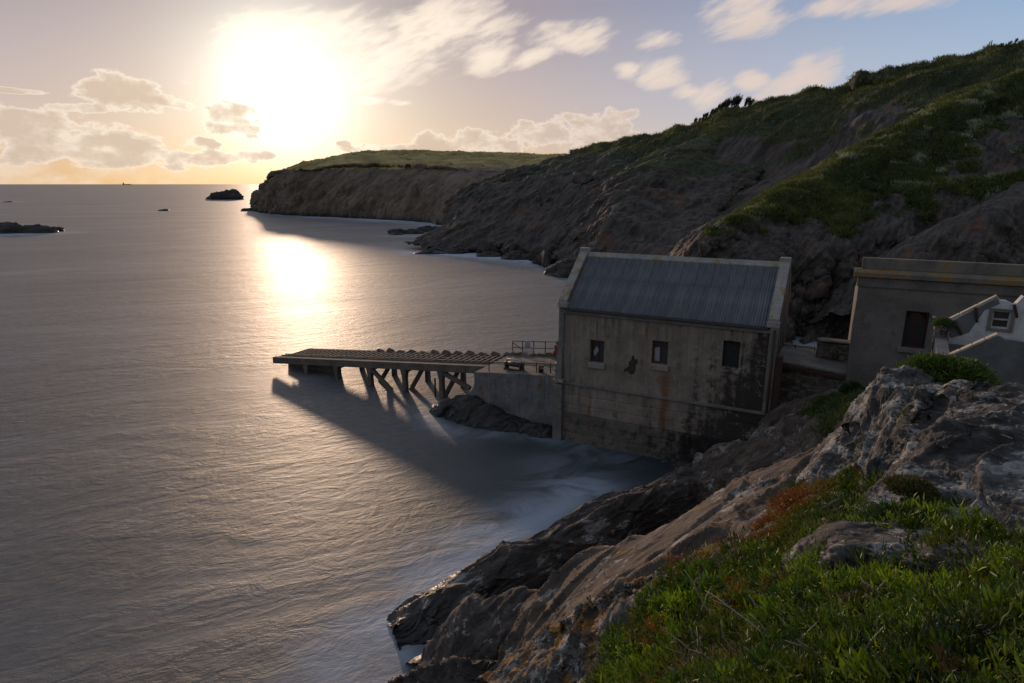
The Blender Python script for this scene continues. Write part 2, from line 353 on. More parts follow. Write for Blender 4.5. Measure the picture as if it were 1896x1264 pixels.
# ------------------------------------------------------------------ materials
def rock_material(name, dark, mid, light, scale=1.0, white=.0, orange=.0, wet=None, veg=False, grass_a=(.035, .055, .014), grass_b=(.075, .085, .03), bumpd=.05, red=.0, pink=0.0, axis=(.6, .5, .6)):
    t, fin = material(name); p = t.pos(); n = t.new('ShaderNodeNewGeometry').outputs['Normal']
    ps = t.vmul(p, (scale,)*3); e = np.array(axis)/np.linalg.norm(axis); e = tuple(float(q) for q in e)
    pa = t.vadd(ps, t.vmul(t.comb(*[t.mul(t.dot(ps, e), -.68*q) for q in e]), (1, 1, 1)))
    warp = t.noise(ps, .6, 3, .6, color=True); pw = t.vadd(pa, t.vmul(warp, (.35, .35, .35)))
    pl = t.vadd(ps, t.vmul(t.comb(*[t.mul(t.dot(ps, e), -.93*q) for q in e]), (1, 1, 1))); st = t.noise(t.vadd(pl, t.vmul(warp, (.12, .12, .12))), 3.4, 7, .68)
    big = t.noise(ps, .35, 5, .6); med = t.noise(pw, 1.9, 8, .66); fine = t.noise(pw, 11, 6, .7)
    v = t.add(t.mul(st, .45), t.add(t.mul(med, .4), t.mul(big, .25)))
    col = t.ramp(t.rng(v, .36, .74, smooth=False), [(0, dark), (.42, mid), (.8, light), (1, tuple(min(1, c*1.35) for c in light))])
    crack = t.voro(pw, 2.0, 'DISTANCE_TO_EDGE'); crack = t.rng(crack, .0, .03)
    col = t.mix(t.mul(t.sub(1, crack), .4), col, tuple(c*.35 for c in dark))
    col = t.mix(t.mul(t.rng(fine, .35, .7), .35), col, t.mix(1.0, col, (1.7, 1.6, 1.5), 'MULTIPLY'))
    if red: col = t.mix(t.mul(t.rng(t.noise(ps, .45, 4, .6), .54, .70), red), col, (.16, .07, .035))
    if white:
        w1 = t.add(t.mul(t.noise(pw, 3.2, 6, .68), .6), t.add(t.mul(t.noise(pw, 14, 5, .7), .35), t.mul(t.noise(ps, .7, 3, .5), .5)))
        w = t.rng(w1, .795-.06*white, .845-.06*white)
        col = t.mix(t.mul(w, .8), col, t.ramp(fine, [(.3, (.17, .165, .155)), (.7, (.38, .365, .34))]))
    if orange:
        up = t.sep(n)[2]
        w = t.rng(t.add(t.add(t.mul(t.noise(ps, 1.1, 4, .6), .9), t.mul(t.noise(pw, 8, 5, .7), .45)), t.mul(up, .12)), .93-.14*orange, 1.02-.12*orange)
        col = t.mix(t.mul(w, .85), col, t.ramp(fine, [(.3, (.10, .045, .008)), (.6, (.30, .14, .02))]))
    h = t.add(t.mul(st, .5), t.add(t.mul(med, .9), t.add(t.mul(fine, .25), t.mul(crack, .25))))
    rough = .88
    if wet is not None:                  # the tide-wetted foot is darker and shinier
        z = t.add(t.sep(p)[2], t.mul(t.sub(med, .5), wet*.6)); wf = t.rng(z, wet, wet*.25)
        col = t.mix(t.mul(wf, .75), col, t.mix(1.0, col, (.32, .31, .32), 'MULTIPLY')); rough = t.add(.88, t.mul(wf, -.50))
    if veg:
        a = t.attr('veg'); g1 = t.noise(ps, 2.2, 6, .7); g2 = t.noise(ps, .22, 4, .6)
        f = t.rng(t.add(a, t.mul(t.sub(g1, .5), 1.1)), .38, .62)
        gc = t.mix(t.rng(g2, .38, .62), grass_a, grass_b); gc = t.mix(t.mul(t.rng(t.noise(ps, .6, 4, .6), .56, .66), .7), gc, (.060, .036, .016)); gc = t.mix(t.mul(t.rng(t.noise(ps, 7, 5, .7), .35, .7), .6), gc, t.mix(1.0, gc, (1.9, 1.8, 1.6), 'MULTIPLY'))
        if pink: gc = t.mix(t.mul(t.rng(t.noise(ps, .9, 5, .75), .56, .68), pink), gc, (.30, .31, .25))
        col = t.mix(f, col, gc); h = t.add(h, t.mul(t.mul(t.noise(ps, 9, 4, .75), f), 1.0))
    return fin(col, rough, t.bump(h, .9, bumpd/scale), .35)
M = {}
SH = (-.87, -.43, -.22)
M['headland'] = rock_material('headland rock', (.040, .029, .020), (.100, .074, .051), (.18, .135, .096), .22, veg=True, wet=2.5, grass_a=(.19, .150, .055), grass_b=(.33, .26, .10), red=.35, bumpd=.08, axis=(.7, .3, .5))  # rock and grass lightened and warmed to paint in sunlit haze
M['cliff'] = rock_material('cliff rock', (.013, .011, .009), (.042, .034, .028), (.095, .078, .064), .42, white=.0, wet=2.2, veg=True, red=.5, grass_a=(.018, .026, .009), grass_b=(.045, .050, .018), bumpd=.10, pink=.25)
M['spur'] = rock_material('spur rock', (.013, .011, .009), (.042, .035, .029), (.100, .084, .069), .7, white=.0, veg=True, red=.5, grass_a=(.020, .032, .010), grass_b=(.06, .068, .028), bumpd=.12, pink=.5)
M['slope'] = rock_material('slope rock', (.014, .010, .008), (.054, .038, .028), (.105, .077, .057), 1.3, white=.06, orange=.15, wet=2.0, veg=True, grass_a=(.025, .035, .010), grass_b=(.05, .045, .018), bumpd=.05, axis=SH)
M['ridge'] = rock_material('ridge rock', (.014, .011, .010), (.036, .029, .025), (.078, .064, .055), 1.1, white=.12, orange=.10, wet=2.2, bumpd=.06, axis=SH)
M['lichen'] = rock_material('lichen rock', (.009, .008, .007), (.036, .033, .030), (.10, .092, .085), 2.2, white=.86, bumpd=.03, axis=(.8, -.6, -.15))
M['orange'] = rock_material('orange lichen rock', (.022, .019, .017), (.058, .049, .042), (.11, .10, .09), 1.8, white=.6, orange=1.35, bumpd=.03, axis=SH)
M['searock'] = rock_material('sea rock', (.012, .011, .010), (.030, .026, .023), (.06, .053, .047), .5, wet=1.0, bumpd=.10)

def concrete_material(name, base, dark, grime=.5, white=.0, rust=.0, orange=.0, streak=.6, darkx=None, streaks=False, local=True, bump=.02, cracks=0):
    t, fin = material(name); p = t.obj(); x, y, z = t.sep(p)
    blot = t.noise(p, .9, 6, .62); fine = t.noise(p, 9, 6, .7); med = t.noise(p, 2.6, 6, .65)
    strk = t.noise(t.comb(t.mul(x, 2.2), t.mul(y, 2.2), t.mul(z, .16)), 1.0, 6, .65)
    col = t.mix(t.rng(blot, .32, .68), tuple(c*.72 for c in base), tuple(c*1.18 for c in base))
    col = t.mix(t.mul(t.rng(fine, .4, .75), .35), col, tuple(c*1.5 for c in base))
    g = t.rng(t.add(t.mul(strk, streak), t.mul(med, 1-streak)), .60-.16*grime, .74-.10*grime)
    col = t.mix(t.mul(g, .75), col, dark)
    if darkx is not None:                # black algae creeping from one end
        g = t.rng(t.add(t.add(x, t.mul(z, darkx[2])), t.mul(t.sub(t.add(t.mul(strk, .6), t.mul(med, .6)), .6), 13.0)), darkx[0], darkx[1])
        col = t.mix(t.mul(g, .90), col, tuple(c*.55 for c in dark))
    if streaks:                          # water marks below the eaves and rust bled from an old bracket
        e = t.mul(t.rng(t.noise(t.comb(t.mul(x, 3.4), 0.0, t.mul(z, .10)), 1.0, 5, .7), .46, .62), t.rng(t.add(z, t.mul(t.sub(blot, .5), 3.0)), 5.6, 8.6)); col = t.mix(t.mul(t.mul(e, t.rng(blot, .35, .6)), .75), col, dark)
        e = t.rng(t.noise(t.comb(t.mul(x, 2.6), 3.0, t.mul(z, .16)), 1.0, 5, .7), .54, .66); col = t.mix(t.mul(t.mul(e, t.rng(x, 5.0, 1.0)), .5), col, (.33, .32, .31))
        d = t.math('ABSOLUTE', t.sub(t.sub(x, 6.75), t.mul(t.sub(med, .5), 1.6))); e = t.mul(t.rng(d, .62, .10), t.mul(t.rng(z, 5.7, 5.0), t.rng(strk, .36, .56))); col = t.mix(t.mul(e, .85), col, (.17, .065, .022))
        e = t.mul(t.rng(z, 8.35, 8.6), t.rng(med, .40, .58)); col = t.mix(t.mul(e, .7), col, (.13, .058, .024))
    if white:
        w = t.rng(t.add(t.mul(strk, .75), t.mul(fine, .35)), .66-.08*white, .80-.08*white); col = t.mix(t.mul(w, .55), col, (.34, .34, .34))
    if cracks:
        pw = t.vadd(p, t.vmul(t.noise(p, 1.6, 3, .6, color=True), (1.2, 1.2, .9)))
        e = t.voro(t.vmul(pw, (.8, .8, 2.4)), .95, 'DISTANCE_TO_EDGE'); line = t.rng(e, .035, .008)
        line = t.mul(line, t.rng(t.noise(p, .55, 3, .6), .47, .60)); line = t.mul(line, t.rng(x, 5.0, 7.5))
        col = t.mix(t.mul(line, .8*cracks), col, (.38, .37, .34))
    if rust:
        r = t.rng(t.noise(t.comb(t.mul(x, 1.5), t.mul(y, 1.5), t.mul(z, .22)), 1.0, 5, .6), .62-.07*rust, .74-.07*rust)
        r = t.mul(r, t.rng(med, .35, .6)); col = t.mix(t.mul(r, .8), col, (.15, .062, .022))
    if orange:
        r = t.rng(t.add(t.mul(blot, .6), t.add(t.mul(fine, .3), t.mul(med, .35))), .70-.14*orange, .80-.14*orange); col = t.mix(t.mul(r, .8), col, t.ramp(fine, [(.3, (.13, .07, .012)), (.7, (.30, .18, .04))]))
    h = t.add(t.mul(med, .8), t.add(t.mul(fine, .5), t.mul(strk, .3)))
    return fin(col, .9, t.bump(h, .7, bump), .25)
M['wall'] = concrete_material('stained render', (.230, .185, .142), (.050, .038, .030), grime=.62, white=.15, rust=.55, darkx=(5.6, 8.6, -.55), cracks=.55, streaks=True)
M['plinthcon'] = concrete_material('tide stained concrete', (.145, .118, .096), (.022, .019, .018), grime=.75, white=.1, rust=.3, streak=.25, darkx=(5.5, 9.0, 0), bump=.05)
M['trim'] = concrete_material('weathered cement trim', (.165, .148, .130), (.06, .052, .046), grime=.5, white=.4, rust=.2)
M['coping'] = concrete_material('lichened coping', (.27, .255, .235), (.09, .08, .07), grime=.4, white=.4, orange=.55)
M['abut'] = concrete_material('sea wall concrete', (.165, .155, .15), (.040, .036, .034), grime=.85, white=.95, rust=.75, streak=.7, bump=.05)
M['pier'] = concrete_material('slipway concrete', (.13, .105, .085), (.04, .032, .027), grime=.7, white=.2, rust=.6, streak=.5, bump=.03)
M['deck'] = concrete_material('slip head paving', (.13, .112, .09), (.05, .042, .035), grime=.6, rust=.3, streak=.2, bump=.02)
M['station'] = concrete_material('grey roughcast', (.135, .118, .102), (.070, .060, .052), grime=.45, streak=.35, bump=.02)
M['cornice'] = concrete_material('orange lichened cornice', (.16, .145, .125), (.075, .065, .055), grime=.45, orange=1.05, bump=.02)
M['parapet'] = concrete_material('parapet concrete', (.15, .132, .112), (.06, .052, .045), grime=.55, orange=.3, streak=.8)
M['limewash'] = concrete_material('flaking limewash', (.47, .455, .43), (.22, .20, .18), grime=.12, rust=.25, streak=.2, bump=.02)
M['greyrender'] = concrete_material('cottage grey render', (.13, .125, .12), (.07, .066, .062), grime=.35, streak=.3, white=.1)  # the render's own grey, darker than the limewash
M['verge'] = concrete_material('bare verge coping', (.40, .33, .25), (.16, .12, .09), grime=.3, bump=.01)
def rubble_material():
    t, fin = material('rubble stone'); p = t.pos(); oi = t.new('ShaderNodeObjectInfo').outputs['Random']
    f = t.noise(p, 7, 6, .7); c = t.ramp(t.add(t.mul(oi, .55), t.mul(f, .5)), [(.15, (.055, .043, .034)), (.5, (.12, .098, .078)), (.85, (.21, .175, .14))])
    return fin(c, .92, t.bump(f, .8, .03), .25)
M['rubble'] = rubble_material()
def simple(name, a, b, scale=6, rough=.7, metal=0, bump=.004, spec=.4):
    t, fin = material(name); p = t.obj(); n = t.noise(p, scale, 6, .7); c = t.mix(t.rng(n, .35, .68), a, b)
    return fin(c, rough, t.bump(n, .5, bump), spec, Metallic=metal)
M['mortar'] = simple('dark mortar', (.03, .026, .022), (.06, .052, .044), 5, .95)
M['rust'] = simple('rusted iron', (.070, .030, .016), (.030, .018, .014), 9, .85)
M['railpaint'] = simple('dull rail steel', (.055, .042, .036), (.10, .075, .06), 12, .6)
M['galv'] = simple('galvanised rail', (.38, .38, .38), (.26, .25, .24), 10, .5)
M['iron'] = simple('dark greasy iron', (.022, .022, .022), (.05, .045, .04), 9, .5)
M['redframe'] = simple('red painted frame', (.12, .024, .018), (.05, .015, .013), 8, .6)
M['whiteframe'] = simple('old white paint', (.50, .48, .45), (.33, .31, .28), 9, .6)
M['timber'] = simple('grey weathered timber', (.17, .135, .10), (.095, .075, .058), 7, .85)
M['board'] = simple('blue grey board', (.30, .32, .36), (.22, .24, .27), 5, .6)
M['net'] = simple('bleached netting', (.42, .38, .38), (.28, .25, .25), 20, .9)
M['lifered'] = simple('bright red plastic', (.62, .05, .03), (.5, .04, .03), 5, .45)
M['black'] = simple('dark recess fill', (.018, .017, .016), (.03, .028, .026), 5, .9)  # near-black fill for the shaded window recess
M['dark'] = simple('dark interior', (.012, .011, .010), (.02, .018, .016), 3, .95)
def glass_mat():
    t, fin = material('grimy window glass'); n = t.noise(t.obj(), 6, 4, .6); c = t.mix(n, (.02, .022, .025), (.05, .05, .05)); return fin(c, .12, None, .6)
M['glass'] = glass_mat()
def roof_mat():
    t, fin = material('galvanised corrugated iron'); p = t.obj(); x, y, z = t.sep(p); oi = t.new('ShaderNodeObjectInfo').outputs['Random']
    s = t.noise(t.comb(t.mul(x, 4.0), t.mul(y, .25), t.mul(z, .25)), 1.0, 6, .65); b = t.noise(p, .8, 5, .6)
    c = t.mix(t.rng(t.add(t.mul(s, .6), t.mul(b, .4)), .36, .66), (.076, .079, .086), (.150, .157, .168)); c = t.mix(t.mul(t.rng(b, .60, .74), .5), c, (.09, .07, .055))
    k = t.add(.88, t.mul(oi, .24)); c = t.mix(1.0, c, t.comb(k, k, k), 'MULTIPLY')
    return fin(c, .62, t.bump(s, .3, .004), .4, Metallic=.25)
M['roof'] = roof_mat()
def leaf_mat(name, rough=.5, trans=.25):
    t, fin = material(name); a = t.attr('tint', 'Color'); n = t.noise(t.pos(), 9, 3, .6)
    c = t.mix(1.0, a, t.ramp(n, [(.25, (.6, .62, .55)), (.75, (1.35, 1.3, 1.2))]), 'MULTIPLY'); m = fin(c, rough, None, .35)
    tr = t.new('ShaderNodeBsdfTranslucent'); t.put(tr.inputs[0], t.mix(1.0, c, (1.15, 1.25, .6), 'MULTIPLY'))
    ms = t.new('ShaderNodeMixShader'); ms.inputs[0].default_value = trans
    t.l.new(t.b.outputs[0], ms.inputs[1]); t.l.new(tr.outputs[0], ms.inputs[2]); t.l.new(ms.outputs[0], t.o.inputs[0]); return m
M['leaf'] = leaf_mat('fleshy leaves'); M['blade'] = leaf_mat('grass blades', .7, .3)
M['stem'] = simple('bleached dead stem', (.36, .29, .22), (.20, .155, .115), 25, .85)
M['pinkflower'] = simple('faded pink flower', (.42, .22, .22), (.30, .16, .13), 30, .9)
M['twig'] = simple('bare dark twig', (.04, .03, .022), (.07, .052, .038), 10, .9)
def water_mat():
    t, fin = material('sea water'); p = t.pos(); foam = t.attr('foam')
    x, y, z = t.sep(p)
    # long swell, chop across it, and fine ripple; all smoothed as a long exposure leaves them
    q = t.comb(t.add(t.mul(x, .92), t.mul(y, .38)), t.add(t.mul(y, .92), t.mul(x, -.38)), 0.0)
    n1 = t.noise(t.vmul(q, (.50, 1.0, 1)), 1.1, 5, .62, 1.0); n2 = t.noise(t.vmul(q, (.55, 1.0, 1)), 4.6, 5, .68, .9); n3 = t.noise(t.vmul(q, (.2, .5, 1)), .09, 3, .5)
    gust = t.noise(t.vmul(q, (.12, .3, 1)), .35, 4, .6, .8); h = t.mul(t.add(t.mul(n1, 1.0), t.mul(n2, .34)), t.rng(gust, .32, .68, .35, 1.35))
    nrm = t.bump(h, .36, .22)
    mist = t.noise(t.vmul(q, (.5, .8, 1)), .5, 5, .62, 1.2); mist2 = t.noise(t.vmul(q, (.05, .22, 1)), .22, 4, .6, .8)
    f = t.mul(foam, t.rng(mist, .26, .66)); f = t.math('MAXIMUM', f, t.rng(foam, .72, 1.0))
    f = t.add(f, t.mul(t.rng(mist2, .50, .75), .20)); f = t.math('MINIMUM', f, 1.0)
    deep = t.mix(t.rng(n3, .35, .65), (.010, .019, .024), (.024, .032, .034)); open_sheen = t.attr('open')  # paler base colour on open water stands in for reflected sky light
    deep = t.mix(t.mul(open_sheen, t.mul(t.rng(mist2, .25, .75, .5, 1.0), t.rng(t.noise(t.vmul(q, (.55, 1.0, 1)), 1.9, 5, .68, 1.0), .30, .70, .55, 1.35))), deep, (.135, .125, .118))
    col = t.mix(t.mul(f, .85), deep, (.36, .41, .48))
    # wave slopes of every size averaged by the long exposure: a tight and a wide gloss lobe
    m = fin(col, t.add(.48, t.mul(f, .28)), nrm, .72, IOR=1.33)
    g = t.new('ShaderNodeBsdfPrincipled'); t.put(g.inputs['Base Color'], col); g.inputs['Roughness'].default_value = .66; g.inputs['Specular IOR Level'].default_value = .9; t.put(g.inputs['Normal'], nrm); g.inputs['IOR'].default_value = 1.33
    ms = t.new('ShaderNodeMixShader'); ms.inputs[0].default_value = .60; t.l.new(t.b.outputs[0], ms.inputs[1]); t.l.new(g.outputs[0], ms.inputs[2]); t.l.new(ms.outputs[0], t.o.inputs[0]); return m
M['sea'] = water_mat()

# ------------------------------------------------------------------ sea
def W(*a): return [at_y(*q) for q in a]
FOAM = []      # x, y, reach, strength
def foam_line(pts, reach, strength, n=20):
    for q in crom(np.array(pts)[:, :2], n): FOAM.append((q[0], q[1], reach, strength))
ground = lambda u, v: at_z(u, v, 0)
foam_line([ground(*q) for q in [(735, 1150), (800, 1095), (900, 1025), (1000, 960), (1090, 905)]], 2.7, .80)
foam_line([ground(*q) for q in [(700, 1210), (760, 1180), (790, 1160)]], 2.4, .34, 6)
foam_line([ground(*q) for q in [(600, 1264), (690, 1240)]], 3.0, .35, 5)
foam_line([ground(*q) for q in [(795, 770), (810, 790), (870, 803), (960, 800), (1030, 812), (1100, 830), (1160, 850)]], 1.5, .40)
foam_line([ground(*q) for q in [(820, 738), (800, 765)]], 1.6, .55, 5)
foam_line([ground(*q) for q in [(1000, 860), (1100, 850)]], 2.0, .16, 6)
foam_line([ground(*q) for q in [(498, 392), (560, 398), (640, 403), (700, 407), (760, 410), (830, 417)]], 11, 1.2, 40)
foam_line([ground(*q) for q in [(745, 436), (800, 437), (820, 432)]], 6, .7, 12)
foam_line([ground(*q) for q in [(760, 466), (830, 469), (900, 474), (1000, 482), (1040, 492)]], 6, 1.2, 30)
foam_line([ground(*q) for q in [(1000, 490), (1045, 508), (1060, 520)]], 4.0, .55, 10)
foam_line([ground(*q) for q in [(0, 433), (60, 433), (110, 430)]], 9, .6, 12)
foam_line([ground(*q) for q in [(390, 371), (450, 371)]], 16, .5, 8)
foam_line([ground(*q) for q in [(0, 372), (30, 374)]], 14, .6, 6)
foam_line([ground(*q) for q in [(445, 390), (480, 391)]], 9, .5, 6)
foam_line([B0+DX*13.2+DN*k for k in (8, 12, 18, 24)], 6, .9, 12)
foam_line([ground(*q) for q in [(1440, 645), (1500, 637), (1560, 628)]], 3.0, .9, 10)
def make_sea():
    nr, na = 520, 460
    r = np.concatenate([[.2, 6], np.exp(np.linspace(math.log(11), math.log(26000), nr-2))]); a = np.radians(np.linspace(-80, 80, na))
    rr, aa = np.meshgrid(r, a, indexing='ij'); V = np.stack([rr*np.sin(aa), rr*np.cos(aa), 0*rr], 2)
    P = V.reshape(-1, 3); near = np.where(P[:, 1] < 900)[0]; Q = P[near]; f = np.zeros(len(Q))
    for x, y, rad, s in FOAM:
        d2 = ((Q[:, 0]-x)**2+(Q[:, 1]-y)**2)/rad**2; f = 1-(1-f)*(1-.45*s*np.exp(-d2*1.6))
    foam = np.zeros(len(P)); foam[near] = np.clip(f*1.05, 0, 1)
    op = np.clip((np.hypot(P[:, 0]-5.5, P[:, 1]-31.0)-5)/13, 0, 1); op = op*op*(3-2*op)*(.55+.45*np.clip((P[:, 1]-20)/60, 0, 1))  # mask of the painted sky sheen, fading out in the shaded cove
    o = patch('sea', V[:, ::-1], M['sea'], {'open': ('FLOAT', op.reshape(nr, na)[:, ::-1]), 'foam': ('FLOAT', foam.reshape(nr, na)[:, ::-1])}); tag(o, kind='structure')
make_sea()
# sea bed and sea carry on behind the viewpoint
V = [(-26000, -26000, -3), (26000, -26000, -3), (26000, 26000, -3), (-26000, 26000, -3)]
t, fin = material('sea bed'); tag(np_mesh('sea_bed', V, [(0, 1, 2, 3)], fin((.03, .035, .035), .9), smooth=False), kind='structure')

# ------------------------------------------------------------------ far coast
def veg_of(G, zlo, zhi, slope0=.45, slope1=.8, seed=0, sc=12., amt=1.):
    n = grid_normals(G); P = G.reshape(-1, 3); s = sstep(np.abs(n[..., 2]).ravel(), slope0, slope1); h = sstep(P[:, 2]+5*fbm(P/11+seed, 3, seed=seed+40), zlo, zhi)
    return np.clip((s*.75+.1)*h*amt+.28*fbm(P/sc, 4, seed=seed)*h, 0, 1)
def back(row, dy, dz, dx=0): return [np.array(p)+np.array([dx, dy, dz]) for p in row]
def lerp(a, b, k, dy=0, dz=0): return [np.array(p)*(1-k)+np.array(q)*k+np.array([0, dy, dz]) for p, q in zip(a, b)]
TUFT = []      # sites for far turf: points, normals, size, colour pair
def below_crest(G):                 # metres below the highest point of the same section
    z = G[..., 2]; return np.broadcast_to(z.max(0)[None], z.shape).ravel()-z.ravel()
def coast(name, rows, nu, nv, sc, amp, mat, veg, seed, **kw):
    G = loft(rows, nu, nv); st = .4+.6*sstep(1-np.clip(np.abs(grid_normals(G)[..., 2].ravel()), 0, 1), .1, .6)
    # gullies and ribs running down the face
    L = np.cumsum(np.concatenate([[0], np.linalg.norm(np.diff(G[nv//2], axis=0), axis=1)])); T = np.cumsum(np.concatenate([[0], np.linalg.norm(np.diff(G[:, nu//2], axis=0), axis=1)]))
    LL, TT_ = np.meshgrid(L, T); q = np.stack([((LL-.45*TT_)/(sc*1.5)).ravel(), (TT_/(sc*5)).ravel(), np.full(nu*nv, seed*.7)], 1)
    rib = fbm(q, 3, .5, seed=seed+70, ridged=True)
    G = displaced(G, lambda P: (rib-.2)*amp*1.0*st)
    G = displaced(G, lambda P: rock_disp(P, sc, amp, seed, **kw)*st)
    G = displaced(G, lambda P: rock_disp(P, sc*.27, amp*.30, seed+5, low=.2, **kw)*st)
    v = np.clip(veg(G)-.22*rib*st, 0, 1); o = patch(name, G, M[mat], {'veg': ('FLOAT', v)}, None, False); tag(o, kind='structure'); return G, v.reshape(G.shape[:2])

# headland on the horizon
foot = [at_z(u, v, -.5) for u, v in [(478, 386), (484, 392), (520, 398), (580, 401), (640, 404), (700, 407), (760, 410), (830, 418), (900, 424), (980, 430)]]
fy = [p[1] for p in foot]
edge = [at_y(u, v, y) for (u, v), y in zip([(490, 360), (496, 352), (522, 325), (574, 313), (622, 304), (690, 303), (760, 304), (830, 310), (900, 320), (990, 316)], [q+d for q, d in zip(fy, (8, 12, 16, 20, 26, 32, 36, 44, 50, 55))])]
sky = [at_y(u, v, y) for (u, v), y in zip([(494, 350), (500, 344), (524, 321), (580, 307), (634, 292), (696, 283.5), (770, 283), (850, 285), (930, 287), (1075, 291)], [q+d for q, d in zip(fy, (14, 22, 30, 50, 95, 130, 150, 170, 190, 200))])]
low = lerp(foot, edge, .10, -3, 1.0); mid = lerp(foot, edge, .5, -2, 4); up = lerp(foot, edge, .85, 0, 2)
HG, hv = coast('headland', [foot, low, mid, up, edge, lerp(edge, sky, .5, 0, 1.2), sky, back(sky, 60, -5), back(sky, 160, -40)], 420, 260, 9, 2.8, 'headland',
      lambda G: np.clip(sstep(G[..., 2].ravel(), 21, 26)*1.3*sstep(np.abs(grid_normals(G)[..., 2].ravel()), .35, .8)+.25*fbm(G.reshape(-1, 3)/14, 4, seed=2)*sstep(G[..., 2].ravel(), 8, 16)+.10, 0, 1), 11, axis=(.7, .3, .5))

# middle cliff below the skyline
foot = [at_z(u, v, -.5) for u, v in [(752, 462), (800, 470), (860, 471), (930, 474), (1000, 482), (1050, 500), (1120, 520)]]
low = [at_y(*q) for q in [(775, 452, 166), (830, 447, 160), (880, 452, 153), (940, 455, 148), (1010, 462, 138), (1070, 478, 124), (1140, 490, 112)]]
mid = [at_y(*q) for q in [(822, 422, 182), (845, 410, 178), (890, 405, 172), (950, 400, 167), (1020, 395, 160), (1085, 400, 148), (1150, 410, 138)]]
hi = [at_y(*q) for q in [(832, 392, 196), (862, 368, 196), (905, 352, 194), (970, 340, 190), (1040, 335, 184), (1100, 340, 174), (1165, 345, 166)]]
edge = [at_y(*q) for q in [(838, 384, 202), (878, 352, 206), (930, 332, 214), (985, 317, 218), (1045, 303, 220), (1105, 300, 210), (1180, 305, 200)]]
top = [at_y(*q) for q in [(842, 382, 210), (886, 349, 218), (944, 327, 230), (1000, 311, 240), (1065, 295, 250), (1125, 286, 240), (1205, 270, 230)]]
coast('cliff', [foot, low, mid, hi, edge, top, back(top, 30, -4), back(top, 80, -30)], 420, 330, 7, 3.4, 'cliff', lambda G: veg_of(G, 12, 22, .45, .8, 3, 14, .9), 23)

# long hillside rising to the right behind everything
c = [(1040, 330, 214), (1130, 330, 196), (1215, 325, 176), (1290, 330, 160), (1400, 330, 150), (1520, 300, 140), (1640, 260, 130), (1760, 230, 125), (1920, 190, 120), (2100, 130, 118)]
mid = W(*c)
up = W((1060, 305, 232), (1150, 298, 214), (1230, 282, 196), (1300, 272, 180), (1400, 252, 168), (1530, 222, 156), (1640, 190, 146), (1760, 160, 138), (1920, 125, 132), (2100, 80, 130))
top = W((1065, 293, 244), (1150, 276, 228), (1232, 258, 210), (1300, 241, 196), (1400, 213, 184), (1530, 186, 172), (1640, 164, 160), (1700, 146, 152), (1900, 104, 146), (2120, 50, 142))
lowm = W((1030, 410, 180), (1120, 420, 158), (1200, 425, 138), (1290, 420, 124), (1400, 420, 116), (1520, 400, 110), (1640, 380, 104), (1760, 360, 100), (1920, 340, 98), (2100, 320, 96))
foot = [np.array([p[0], p[1]-18, -1]) for p in W((1020, 480, 150), (1090, 490, 130), (1180, 500, 112), (1290, 500, 100), (1400, 500, 94), (1520, 500, 88), (1640, 500, 84), (1760, 480, 82), (1920, 470, 80), (2100, 460, 78))]
HG2, hv2 = coast('hillside', [foot, lowm, mid, up, top, back(top, 30, 1), back(top, 90, -22)], 480, 330, 7.5, 3.0, 'cliff',
      lambda G: np.clip(.95*sstep(below_crest(G)+9*fbm(G.reshape(-1, 3)/15, 4, seed=29), 15, 9)+.75*sstep(fbm(G.reshape(-1, 3)/9+7, 4, seed=32), -.10, .3)*sstep(G.reshape(-1, 3)[:, 2], 8, 14), 0, 1), 31)

# rock spur with the lit green crest that runs down to the water left of the gable
crest = W((1010, 492, 122), (1050, 462, 124), (1082, 418, 128), (1108, 380, 134), (1140, 345, 142), (1185, 305, 152), (1235, 272, 168), (1290, 250, 188))
lft = [p+np.array([-5-4*k, 16+2*k, -10-2.0*k]) for k, p in enumerate(crest)]
rgt = W((1075, 500, 110), (1120, 480, 112), (1150, 440, 116), (1185, 405, 122), (1225, 375, 130), (1280, 335, 142), (1330, 300, 158), (1380, 265, 178))
rg2 = W((1130, 540, 98), (1200, 510, 99), (1260, 480, 102), (1290, 440, 110), (1320, 405, 120), (1360, 365, 132), (1410, 320, 148), (1460, 270, 168))
rg3 = [p+np.array([10, 12, -6]) for p in rg2]
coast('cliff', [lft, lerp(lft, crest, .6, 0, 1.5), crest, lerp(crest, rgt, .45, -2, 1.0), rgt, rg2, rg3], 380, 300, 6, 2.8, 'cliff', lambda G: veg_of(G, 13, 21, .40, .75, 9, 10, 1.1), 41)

# near spur: from the toe behind the roof up to the top right
cr = [(1262, 500, 69), (1278, 462, 71), (1310, 425, 75), (1360, 385, 80), (1430, 345, 86), (1500, 310, 91), (1590, 262, 95), (1680, 214, 98), (1780, 165, 100), (1896, 122, 102), (2100, 50, 105)]
crest = W(*cr)
lft = [p+np.array([-6, 13+k*1.5, -9-k*.8]) for k, p in enumerate(crest)]
f1 = W((1285, 520, 65), (1325, 482, 67), (1385, 450, 69.5), (1440, 420, 72.5), (1510, 390, 76), (1580, 352, 80), (1670, 310, 84), (1760, 265, 87), (1850, 225, 89), (1960, 190, 91), (2150, 130, 93))
f2 = W((1310, 570, 61.5), (1365, 540, 62.5), (1440, 505, 64.5), (1510, 480, 67), (1580, 450, 69), (1650, 420, 71), (1730, 385, 73), (1820, 350, 75), (1900, 320, 76), (2020, 290, 77), (2200, 240, 79))
f3 = W((1320, 648, 59), (1390, 640, 60), (1465, 633, 61.5), (1540, 622, 63.5), (1600, 598, 65), (1660, 565, 66), (1740, 530, 67), (1820, 500, 67), (1900, 470, 67), (2020, 440, 67), (2200, 410, 67))
f4 = [np.array([p[0]+1, p[1]-4, -2.]) for p in f3]
